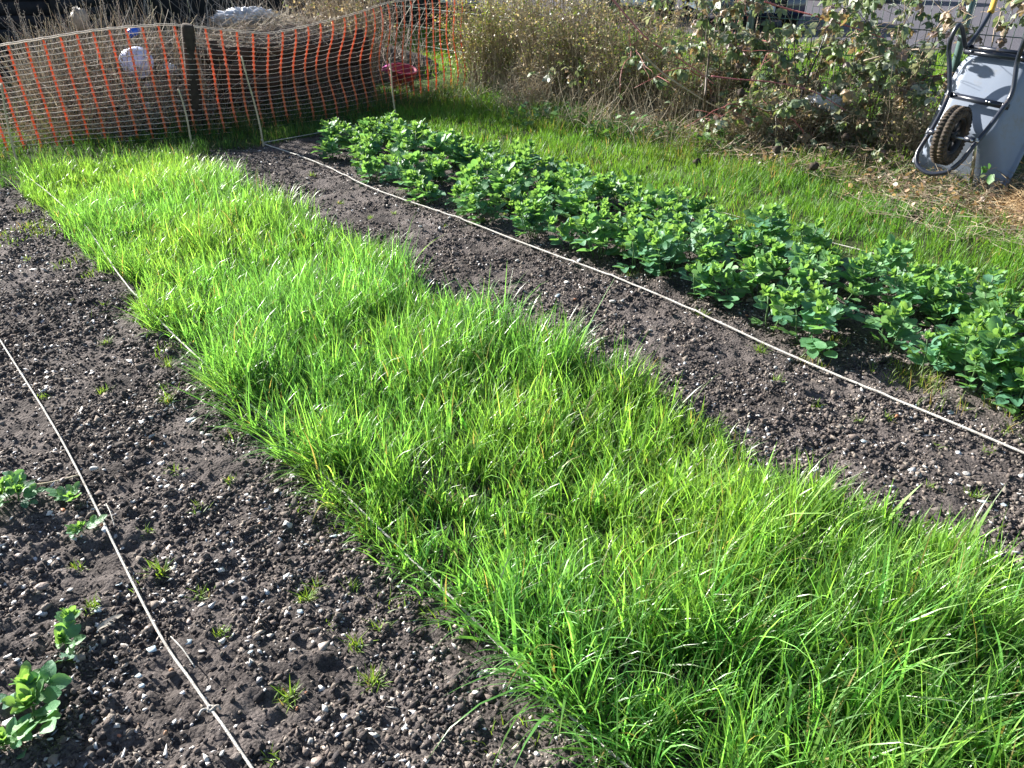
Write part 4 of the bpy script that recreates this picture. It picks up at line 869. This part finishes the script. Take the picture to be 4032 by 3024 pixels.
leafy_weed(3.02, 6.9, .35, .25, .30, 60, "green leaves under the brambles near the wheelbarrow")

# ------------------------------------------------------------------ brambles
def bramble_leaf_mesh(seed, base, n=3, crumple_=.1):
    r = np.random.default_rng(seed); mb = MB(); mb.tube([(0, 0, 0), (.2, 0, .03), (.4, 0, .0)], .012, 4, cap=False)
    for k in range(n):
        L = (.62, .55, .55, .42, .42)[k]*r.uniform(.9, 1.1); m = 7; rows_ = []
        for i in range(m):
            u = i/(m-1); w = L*.36*math.sin(PI*min(.98, .05+.9*u))**.75*(1+.10*(-1)**i)
            for v in (-1, 0, 1): rows_.append((L*u, v*w, abs(v)*w*.35-.35*L*u*u+r.normal(0, crumple_*.12)))
        V = np.array(rows_); F = np.array([(i*3+j, i*3+j+1, i*3+j+4, i*3+j+3) for i in range(m-1) for j in range(2)])
        yaw = (0, 1.25, -1.25, 2.2, -2.2)[k]; mb.add(place(V, rot3(yaw, r.uniform(-.1, .5), r.uniform(-.3, .3)), np.array([.38, 0, 0])), [F])
    V = np.concatenate(mb.V); o = mb.done("leaf_mesh", M['leaf'], smooth=True, cols=np.tile(np.array(base), (len(V), 1))); m = o.data; bpy.data.objects.remove(o); return m
BLM = [bramble_leaf_mesh(1, (.15, .20, .12)), bramble_leaf_mesh(2, (.10, .15, .08), 5), bramble_leaf_mesh(3, (.26, .29, .23)), bramble_leaf_mesh(4, (.15, .21, .08)), bramble_leaf_mesh(5, (.26, .19, .12), 3, .3), bramble_leaf_mesh(6, (.19, .14, .13), 3, .4)]
def bramble(cx, cy, n, reach, hgt, label, leaves_each, azr=(0, 6.28), red=.15, seed=0):
    r = np.random.default_rng(900+seed); root = empty("bramble", (cx, cy, 0)); tag(root, label, "bramble", "bramble bushes along the wire fence")
    for k in range(n):
        az = r.uniform(*azr); L = reach*r.uniform(.5, 1.1); h = hgt*r.uniform(.35, 1.1); m = 16; u = np.linspace(0, 1, m); wob = np.cumsum(r.normal(0, .018, (m, 3)), 0)
        bx, by_ = r.normal(0, .10, 2); prof = np.sin(np.minimum(u*PI*r.uniform(.55, .95), PI))
        path = np.column_stack([bx+math.cos(az)*L*u**1.2, by_+math.sin(az)*L*u**1.2, h*prof])+wob; path[:, 2] = np.maximum(path[:, 2], .01); path[0, 2] = -.02
        isred = r.random() < red; r0 = r.uniform(.0035, .0075); rad = r0*(1-.65*u); mb = MB(); mb.tube(path, rad, 6); nm = mb.n
        T = np.gradient(path, axis=0)
        for q in range(26):    # thorns
            i = r.integers(1, m-1); a = r.normal(size=3); t = T[i]/np.linalg.norm(T[i]); a -= t*(a@t); a /= np.linalg.norm(a); f = r.random(); pp = path[i]*(1-f)+path[min(i+1, m-1)]*f; w = rad[i]
            mb.add([pp+a*w*.7-t*.003, pp+a*w*.7+t*.003, pp+a*(w+.007)], [[[0, 1, 2]]])
        col = (.36, .12, .11) if isred else ((.17, .13, .085), (.30, .22, .15), (.10, .085, .06))[r.integers(3)]
        mb.done("cane", M['thorn'], root, smooth=True, cols=col)
        for q in range(int(leaves_each*r.uniform(.6, 1.4))):
            i = int(r.integers(3, m)); sz = r.uniform(.06, .125); me = BLM[int(r.choice(6, p=(.24, .18, .2, .16, .12, .10)))]
            lo = obj("leaf", me, root, tuple(path[i]+r.normal(0, .012, 3)), (r.normal(0, .5), r.normal(.45, .5), r.uniform(0, 6.28))); lo.scale = (sz,)*3
        # side shoots
        for q in range(5):
            i = int(r.integers(4, m-2)); d = r.normal(size=3)*[1, 1, .6]; d /= np.linalg.norm(d); l = r.uniform(.12, .35); pts = path[i]+np.outer(np.linspace(0, l, 5), d)+np.cumsum(r.normal(0, .008, (5, 3)), 0)
            MB().tube(pts, [.0022, .002, .0018, .0015, .001], 4).done("side_shoot", M['thorn'], root, cols=col)
bramble(1.25, 8.35, 11, 1.0, 1.15, "bramble with arching canes where hedge and wire fence meet", 12, seed=1)
bramble(1.95, 7.7, 22, 1.0, 1.25, "leafy bramble before the cars, in the middle of the fence", 20, seed=2)
bramble(2.55, 7.15, 22, 1.0, 1.2, "large-leaved bramble in front of the number plate", 24, seed=3)
bramble(3.1, 6.75, 20, .95, 1.15, "grey-leaved bramble nearest to the wheelbarrow's left side", 24, seed=4)
bramble(2.35, 6.6, 12, .8, .45, "low sprawling bramble on the dead litter below the fence", 12, seed=5)
bramble(3.85, 6.55, 9, .9, 1.2, "bramble behind the wheelbarrow handles", 9, seed=6)
# the marked stems one can follow in the photograph
def long_cane(pts, r, col, label):
    root = empty("bramble", pts[0]); tag(root, label, "bramble", "single long bramble stems"); q = catmull([np.array(a)-np.array(pts[0]) for a in pts], 8); m = len(q); rad = np.linspace(r, r*.55, m); mb = MB(); mb.tube(q, rad, 7)
    T = np.gradient(q, axis=0)
    for k in range(50):
        i = random.randrange(1, m-1); a = np.random.default_rng(k).normal(size=3); t = T[i]/np.linalg.norm(T[i]); a -= t*(a@t); a /= np.linalg.norm(a); mb.add([q[i]+a*rad[i]*.7-t*.004, q[i]+a*rad[i]*.7+t*.004, q[i]+a*(rad[i]+.009)], [[[0, 1, 2]]])
    mb.done("cane", M['thorn'], root, smooth=True, cols=col)
long_cane([aty(2390, -30, 7.6), aty(2490, 90, 7.5), aty(2560, 160, 7.4), aty(2720, 260, 7.3), aty(2810, 330, 7.2)], .0085, (.42, .16, .15), "thick pinkish bramble stem sloping down left of the cars")
long_cane([aty(3010, 5, 7.0), aty(3100, 35, 7.0), aty(3200, 60, 6.9), aty(3330, 100, 6.8), aty(3480, 150, 6.7)], .0075, (.46, .14, .13), "red thorny bramble stem crossing below the number plate")
long_cane([aty(2800, 300, 6.6), aty(2900, 312, 6.55), aty(3050, 325, 6.5), aty(3200, 360, 6.4), aty(3330, 435, 6.2)], .0055, (.32, .10, .11), "thin red bramble stem low across the fence")
long_cane([aty(2530, 210, 7.1), aty(2600, 280, 7.1), aty(2700, 350, 7.0), aty(2820, 420, 6.9), aty(2960, 470, 6.8)], .008, (.40, .31, .21), "tan bramble stem sloping over the middle litter")
long_cane([(*at(2770, 470), 0), aty(2775, 400, 6.85), aty(2782, 300, 6.9), aty(2790, 180, 6.95), aty(2755, 90, 7.0)], .010, (.10, .075, .055), "dark upright bramble stem in the middle of the hedge")
long_cane([aty(3140, 430, 6.7), aty(3170, 330, 6.8), aty(3230, 190, 6.9), aty(3260, 100, 7.)], .009, (.035, .03, .03), "black leaning stem in front of the far grass")
long_cane([aty(3400, 240, 6.3), aty(3560, 200, 6.2), aty(3640, 195, 6.1), aty(3720, 190, 6.05)], .007, (.38, .30, .22), "pale bramble stem reaching the wheelbarrow frame")
# litter under the brambles and along the hedge
def along(s0, s1, t0, t1, z=.01): return lambda n: np.column_stack([P(rng.uniform(s0, s1, n), rng.uniform(t0, t1, n)), np.full(n, z)+rng.random(n)*.10])
straws("hedge_litter", 3200, along(1.0, 4.9, 2.55, 3.7), (.08, .28), (.0014, .0032), STRAW+[(.26, .19, .13), (.20, .15, .10)], "dead brown stalks piled under the brambles", up=.15, upvar=.35)
straws("hedge_standing_stalks", 900, along(-.9, 2.6, 2.25, 3.9), (.2, .55), (.0014, .003), STRAW, "standing straw coloured stalks in front of the hedge", up=1.05, upvar=.4, K=5)
straws("pale_dead_grass", 900, on_ell(*at(2960, 560), .22, .20, .02), (.15, .42), (.0012, .0022), [(.58, .52, .34), (.50, .45, .28)], "tuft of pale dead grass lying below the brambles", up=.7, upvar=.4, yawfn=lambda n: rng.normal(-1.9, .8, n))
small_leaves(None, along(1.2, 4.9, 2.55, 3.9, .03)(2000), (.02, .05), [(.24, .17, .11), (.18, .13, .10), (.30, .22, .14), (.10, .13, .05)], "leaf_litter").__setitem__("label", "curled brown dead leaves under the brambles")
lawn("hedge_foot_grass", "long green grass growing up into the foot of the hedge", 26000, ((-.6, 3.6, 5.4, 9.4), lambda x, y, s, t: (t > 2.15) & (t < 3.2) & (s < 4.6) & (fbm(x, y, 3, 88, 2) > .42)), .08, .22, .003, .005, (.07, .16, .03), clump=12, K=3, dryp=.12, curl=.8)
lawn("fence_foot_grass", "bright grass at the foot of the wire fence behind the brambles", 26000, ((-1.5, 5.5, 5.6, 12.5), lambda x, y, s, t: (t > 3.2) & (t <= 4.0) & (s < 4.4)), .08, .20, .004, .008, (.09, .20, .03), clump=12, K=2)
# dark dead clumps hanging in the brambles
for (px, py, Y, lb) in ((3060, 590, 5.95, "dark shrivelled leaf clump nearest the pale dead grass"), (3205, 655, 5.75, "round dark shrivelled head near the lawn edge below the brambles"), (2920, 365, 6.6, "dark shrivelled leaf clump left under the red stem"), (2745, 640, 6.2, "greyish shrivelled leaves hanging over the lawn edge"), (3330, 540, 6.2, "dark green shrivelled leaves below the plastic bag")):
    p = aty(px, py, Y); crumple("withered_clump", (p[0], p[1], max(p[2], .04)), (.035, .03, .035), 'wood', px, lb, "withered leaves", 0, 16, .4)
p = aty(3240, 400, 6.75); crumple("plastic_bag", (p[0], p[1], p[2]), (.16, .09, .075), 'bag', 12, "torn white plastic bag lying under the brambles by the fence", "plastic bag", -.3, 36, .35, 5.)

# ------------------------------------------------------------------ wheelbarrow, stood on its nose against the brambles
A_ = Vector((.38878, .32254, .86303)); B_ = Vector((.65577, -.75484, -.0133)); C_ = Vector((-.64716, -.57112, .50498))
wb = bpy.data.objects.new("wheelbarrow", None); COL.objects.link(wb)
wb.matrix_world = Matrix(((B_[0], A_[0], C_[0], 3.022), (B_[1], A_[1], C_[1], 5.552), (B_[2], A_[2], C_[2], .102), (0, 0, 0, 1)))
tag(wb, "upended wheelbarrow with pale grey tray, black tube frame and dusty wheel", "wheelbarrow")
def rrect(x0, x1, y0, y1, rad, n=6):
    pts = []
    for cx, cy, a0 in ((x1-rad, y1-rad, 0), (x0+rad, y1-rad, PI/2), (x0+rad, y0+rad, PI), (x1-rad, y0+rad, 1.5*PI)):
        for k in range(n): a = a0+PI/2*k/(n-1); pts.append((cx+rad*math.cos(a), cy+rad*math.sin(a)))
    return pts
secs = [(.155, .38, .825, .0015, .055), (.175, .36, .845, .0, .07), (.195, .335, .865, -.006, .09), (.212, .30, .885, -.03, .10), (.245, .20, .93, -.11, .12), (.285, .09, .975, -.20, .14), (.315, .015, 1.01, -.262, .155), (.325, -.005, 1.02, -.272, .16), (.345, -.025, 1.04, -.270, .175), (.350, -.03, 1.045, -.282, .18), (.343, -.023, 1.038, -.290, .175)]
V = []; nn_ = 24
for (w, y0, y1, z, rad) in secs: V += [(a, b, z) for a, b in rrect(-w, w, y0, y1, rad)]
F = []
for i in range(len(secs)-1):
    for k in range(nn_): F.append((i*nn_+k, i*nn_+(k+1) % nn_, (i+1)*nn_+(k+1) % nn_, (i+1)*nn_+k))
V.append((0, .60, .0017)); F3 = [(k, (k+1) % nn_, len(V)-1) for k in range(nn_)]
tr = build("tray", V, [np.array(F)[:, ::-1], np.array(F3)], M['tray'], wb, smooth=True)
md = tr.modifiers.new("sheet", 'SOLIDIFY'); md.thickness = .003; md.offset = -1
for (x0, y0, x1, y1) in ((-.16, .56, -.16, .80), (.16, .56, .16, .80), (0, .56, 0, .80)): pass
# the tube frame: handle, leg loop, rail, nose loop, and back up
LFT = [(-.228, 1.285, -.055), (-.215, 1.20, -.045), (-.212, 1.05, -.01), (-.218, .93, .03), (-.225, .90, .06), (-.238, .935, .14), (-.245, .957, .22), (-.25, .935, .268), (-.262, .86, .25), (-.262, .80, .20), (-.235, .73, .16), (-.206, .655, .13), (-.185, .60, .105), (-.172, .55, .09), (-.150, .42, .12), (-.136, .27, .165), (-.142, .16, .18), (-.145, .075, .187), (-.115, .005, .19), (-.055, -.032, .19)]
RGT = [(.050, -.030, .19), (.105, .0, .19), (.150, .075, .19), (.178, .19, .19), (.205, .35, .155), (.217, .48, .125), (.222, .56, .105), (.219, .63, .115), (.20, .71, .14), (.182, .79, .17), (.19, .87, .24), (.195, .935, .268), (.20, .957, .22), (.205, .935, .14), (.205, .90, .06), (.205, .93, .03), (.205, 1.05, -.01), (.205, 1.20, -.045), (.21, 1.285, -.055)]
path = catmull(LFT+[(0, -.042, .19)]+RGT, 6)
MB().tube(path, .0155, 12).done("tube_frame", M['frame'], wb, smooth=True)
for (pt, q) in ((LFT[0], (-.235, 1.315, -.062)), (RGT[-1], (.215, 1.315, -.062))):
    pt = np.array(pt); q = np.array(q); dd = (pt-q)/np.linalg.norm(pt-q); g = MB().tube([q, q+dd*.004, q+dd*.10, q+dd*.125, q+dd*.132], [.016, .0205, .0195, .023, .019], 12).done("grip", M['grip'], wb, smooth=True)
def bar(p0, p1, w, h, name="crossbar"):
    p0 = np.array(p0, float); p1 = np.array(p1, float); c = (p0+p1)/2; L = np.linalg.norm(p1-p0); yaw = math.atan2(p1[1]-p0[1], p1[0]-p0[0])
    return MB().box(c, (L, w, h), R=rot3(yaw, 0)).done(name, M['frame'], wb)
bar((-.165, .548, .072), (.232, .524, .072), .034, .028); bar((-.222, .872, .040), (.215, .862, .040), .030, .030); bar((-.222, .915, .022), (.215, .905, .022), .022, .022)
for (x, y, z) in ((-.13, .546, .088), (.20, .526, .088), (.09, .533, .088), (.11, .531, .088), (-.175, .870, .058), (.16, .863, .058), (-.148, .25, .182), (.186, .235, .206), (.165, .214, .222), (-.12, .235, .185)):
    MB().tube([(x, y, z-.004), (x, y, z+.004), (x, y, z+.007)], [.008, .008, .004], 8).done("bolt", M['bolt'], wb)
# axle and its brackets
MB().tube([(-.155, .235, .175), (.20, .225, .195)], .008, 8).done("axle", M['bolt'], wb)
for (x, yy, s) in ((-.10, .236, -1), (.135, .228, 1)):
    MB().tube([(x-.03*s, .232, .188), (x+.045*s, yy, .186)], .019, 10).done("axle_bracket", M['frame'], wb, smooth=True)
# nose stay and side brace (flat galvanised straps with slotted ends)
for (p0, p1) in (((.185, .205, .175), (.150, .045, -.195)), ((-.02, -.025, .175), (-.03, -.0, -.215))):
    p0 = np.array(p0); p1 = np.array(p1); d = p1-p0; L = np.linalg.norm(d); d /= L; x = np.array([1, 0, 0])-d*d[0]; x /= np.linalg.norm(x); y = np.cross(d, x); R = np.stack([x, y, d], 1)
    st = MB().box((p0+p1)/2, (.024, .003, L), R=R).done("strap", M['bolt'], wb)
    MB().box(p1+d*.0, (.034, .006, .03), R=R).done("foot_plate", M['bolt'], st)
# wheel
wh = bpy.data.objects.new("wheel", None); COL.objects.link(wh); wh.parent = wb; wh.location = (.012, .236, .186); wh.rotation_euler = (0, 0, -.02)
def ring(prof, n=64, bumpf=None):
    a = np.arange(n)*2*PI/n; V = []
    for (x, r) in prof:
        rr = r+(bumpf(x, a) if bumpf is not None else 0)
        V.append(np.column_stack([np.full(n, x), rr*np.cos(a), rr*np.sin(a)]))
    m = len(prof); V = np.concatenate(V); i = np.arange(m)[:, None]*n; i2 = (np.arange(m)[:, None]+1) % m*n; k = np.arange(n)[None]
    return V, np.stack([i+k, i+(k+1) % n, i2+(k+1) % n, i2+k], -1).reshape(-1, 4)
R0 = .190
prof = [(-.040, R0*.66), (-.047, R0*.74), (-.047, R0*.84), (-.041, R0*.93), (-.030, R0*.985), (-.008, R0), (-.004, R0*.975), (.004, R0*.975), (.008, R0), (.030, R0*.985), (.041, R0*.93), (.047, R0*.84), (.047, R0*.74), (.040, R0*.66)]
V, F = ring(prof, 96); build("tyre", V, [F], M['tyre'], wh, smooth=True)
tb = MB()
for k in range(44):
    a = 2*PI*k/44
    for sx in (-1, 1):
        aa = a+(PI/44 if sx > 0 else 0); c = np.array([sx*.024, (R0+.0005)*math.cos(aa), (R0+.0005)*math.sin(aa)]); R = np.stack([[1, 0, 0], [0, math.cos(aa), math.sin(aa)], [0, -math.sin(aa), math.cos(aa)]], 1)
        tb.box(c, (.030, .010, .013), R=R)
        c2 = np.array([sx*.041, (R0*.925)*math.cos(aa), (R0*.925)*math.sin(aa)]); tb.box(c2, (.010, .018, .011), R=R)
tb.done("tread_lugs", M['tyre'], wh)["kind"] = "stuff"
V, F = ring([(-.036, R0*.67), (-.036, R0*.60), (-.012, R0*.56), (.012, R0*.56), (.036, R0*.60), (.036, R0*.67), (.0, R0*.64)], 64); rm = build("rim", V, [F], M['rim'], wh, smooth=True)
V, F = ring([(-.03, .030), (.03, .030), (.034, .022), (.034, .010), (-.034, .010), (-.034, .022)], 20); build("hub", V, [F], M['rim'], wh, smooth=True)
for k in range(8):
    a = 2*PI*k/8; R = np.stack([[1, 0, 0], [0, math.cos(a), math.sin(a)], [0, -math.sin(a), math.cos(a)]], 1); r_ = (R0*.58+.028)/2
    MB().box((0, r_*math.cos(a), r_*math.sin(a)), (.028, R0*.58-.026, .014), R=R).done("spoke", M['rim'], wh)
# a bramble sprig hangs over the nose of the tray
sp = empty("bramble_sprig", aty(3870, 668, 5.05)); tag(sp, "small green bramble sprig hanging in front of the wheelbarrow nose", "bramble sprig")
MB().tube([(-.14, .02, .03), (-.05, 0, .012), (.03, 0, .0), (.09, .01, .01)], .0016, 5).done("cane", M['thorn'], sp, cols=(.20, .15, .10))
for (x, z, s_, a) in ((0, -.01, .06, 1.2), (.045, -.005, .055, 2.2), (.03, -.05, .07, -1.2), (.02, .02, .04, .5)): o = obj("leaf", RL[0], sp, (x, 0, z), (1.3, 0, a)); o.scale = (s_,)*3

# ------------------------------------------------------------------ straw, rubble and soil at the wheelbarrow
mound("straw_pile", (3.62, 4.72), .62, .48, .16, -.9, 'clod', (.26, .20, .13), "pile of brown straw at the right edge of the photo")
straws("straw", 5200, on_ell(3.62, 4.72, .66, .52, .16, .0, -.9), (.06, .24), (.0014, .003), [(.50, .36, .20), (.42, .29, .16), (.56, .43, .26), (.34, .22, .12)], "tangle of orange-brown straw on the pile beside the wheelbarrow", up=.08, upvar=.3)
straws("lawn_straw", 800, along(4.3, 6.4, 2.0, 2.9, .005), (.08, .35), (.0010, .0020), STRAW, "thin dead stalks lying on the lawn near the wheelbarrow", up=.06, upvar=.15)
sp_ = P(rng.uniform(4.0, 5.6, 1500), rng.normal(2.72, .20, 1500)); z_ = ground_z(sp_[:, 0], sp_[:, 1])+.006
V, F, ix = scatter(ICO_V, [ICO_F], np.column_stack([sp_, z_]), rotmats(*[rng.uniform(0, 6, 1500) for _ in range(3)]), np.exp(rng.normal(-4.4, .4, 1500))[:, None]*np.array([[1, .8, .7]]), .15)
tag(build("earth_crumbs", V, F, M['clod'], cols=(np.array([(.20, .13, .09), (.27, .18, .12), (.13, .09, .07), (.36, .28, .21)])[rng.integers(0, 4, 1500)])[ix]), "reddish earth crumbs and bark below the wheelbarrow", kind='stuff')
small_leaves(None, along(4.0, 5.8, 2.35, 3.2, .02)(500), (.02, .045), [(.34, .22, .14), (.26, .17, .11), (.42, .31, .20)], "brown_leaf_litter").__setitem__("label", "brown leaf litter in front of the wheelbarrow")
p = at(3682, 812); o = MB().tube([(-.02, 0, .0), (.0, .004, .003), (.022, 0, .0)], [.004, .006, .003], 6).done("plastic_scrap", M['teal'], smooth=True); o.location = (p[0], p[1], .035); o.rotation_euler = (0, 0, -.6); tag(o, "tiny teal plastic scrap on the earth in front of the wheelbarrow", "plastic scrap")
p = at(3445, 798); V, F = leaflet(.06, .045, .2, .2, 5); o = build("dead_leaf", V, [F], M['dry'], cols=np.tile((.46, .36, .18), (len(V), 1)), smooth=True); o.location = (p[0], p[1], .07); tag(o, "yellowed round dead leaf on the lawn left of the wheelbarrow", "leaf")

# ------------------------------------------------------------------ parked cars on the road (only their lower parts are in the picture)
def car(x, y, yaw, paint, label, text=None, L=4.1, W=1.74, H=1.46):
    root = empty("parked_car", (x, y, .0), yaw); tag(root, label, "car", "cars parked beyond the fence")
    # side outline (x forward), lofted over the width with tucked-in sides
    out = [(-.5, .30), (-.505, .52), (-.49, .80), (-.44, .93), (-.36, 1.36), (-.22, 1.44), (.02, 1.43), (.16, 1.30), (.27, .98), (.42, .88), (.485, .72), (.505, .50), (.50, .30), (.44, .20), (-.44, .20)]
    out = np.array(out)*[L, H/1.46]; n = len(out); V = []; ws = [(-1, .90), (-.94, .985), (-.5, 1.0), (.5, 1.0), (.94, .985), (1, .90)]
    for (q, sc) in ws:
        c = np.array([0, .62]); v = (out-c)*[sc, sc]+c; tuck = np.where(v[:, 1] > .95, .80, 1.0)
        V += [(a, q*W/2*t_, b) for (a, b), t_ in zip(v, tuck)]
    F = []; m = len(ws)
    for i in range(m-1):
        for k in range(n): F.append((i*n+k, i*n+(k+1) % n, (i+1)*n+(k+1) % n, (i+1)*n+k))
    V += [(0, -W/2*.9, .62), (0, W/2*.9, .62)]; F3 = [(k, (k+1) % n, len(V)-2) for k in range(n)]+[((m-1)*n+(k+1) % n, (m-1)*n+k, len(V)-1) for k in range(n)]
    bo_ = build("body", V, [np.array(F), np.array(F3)], M[paint], root, smooth=False); b = bo_.modifiers.new("bevel", 'BEVEL'); b.width = .03; b.segments = 2
    for (x0, z0, x1, z1, nm) in ((.275*L, .99, .165*L, 1.29, "windscreen"), (-.435*L, .955, -.362*L, 1.34, "rear_window")):
        s_ = 1 if x0 > 0 else -1
        build(nm, [(x0+.012*s_, -.60, z0), (x0+.012*s_, .60, z0), (x1+.012*s_, .55, z1), (x1+.012*s_, -.55, z1), (x0-.01*s_, -.60, z0), (x0-.01*s_, .60, z0), (x1-.01*s_, .55, z1), (x1-.01*s_, -.55, z1)], [[(0, 1, 2, 3), (7, 6, 5, 4), (0, 4, 5, 1), (1, 5, 6, 2), (2, 6, 7, 3), (3, 7, 4, 0)]], M['cglass'], root)
    for sy in (-1, 1):
        MB().box((-.05*L, sy*W/2*.845, 1.14), (1.55, .02, .30)).done("side_window", M['cglass'], root)
        for sx in (-.31, .31):
            w = empty("wheel", (sx*L, sy*(W/2-.09), .31)); w.parent = root; w.rotation_euler = (0, 0, PI/2)
            V, F = ring([(-.10, .19), (-.10, .29), (-.07, .31), (.07, .31), (.10, .29), (.10, .19)], 32); build("tyre", V, [F], M['rubber'], w, smooth=True)
            V, F = ring([(-.085, .195), (-.06, .05), (-.06, .01), (.06, .01), (.06, .05), (.085, .195)], 32); build("rim", V, [F], M['alloy'], w, smooth=True)
        MB().box((.462*L, sy*.60, .70), (.14, .34, .14), R=rot3(-sy*.28, 0)).done("headlight", M['lamp'], root)
        MB().box((-.488*L, sy*.66, .76), (.10, .22, .20)).done("tail_light", M['red'], root)
    gr = MB().box((.503*L, 0, .50), (.03, .95, .17)).done("grille", M['rubber'], root)
    pl = MB().box((.514*L, 0, .40), (.014, .52, .112)).done("number_plate", M['plate'], root)
    if text:
        cu = bpy.data.curves.new("plate_text", 'FONT'); cu.body = text; cu.size = .105; cu.extrude = .0015; cu.align_x = 'CENTER'; cu.align_y = 'CENTER'; cu.space_character = 1.15
        to = bpy.data.objects.new("plate_text_curve", cu); COL.objects.link(to); dg = bpy.context.evaluated_depsgraph_get(); me = bpy.data.meshes.new_from_object(to.evaluated_get(dg)); bpy.data.objects.remove(to)
        me.materials.clear(); me.materials.append(M['letter']); t = obj("plate_letters", me, pl, (.514*L+.0085, 0, .40), (PI/2, 0, PI/2))
    return root
car(4.62, 17.9, -PI/2-.05, 'carblue', "dark blue parked car with the number plate seen through the brambles", "GT UI")
car(2.55, 19.6, -PI/2-.05, 'cargrey', "dark parked car behind the bramble tops left of the blue car")
car(8.7, 24.6, PI-.62, 'carblack', "black parked car whose underside shows at the top right edge")
car(-2.15, 19.9, -PI/2+.35, 'carpale', "pale blue parked car seen through the orange netting")
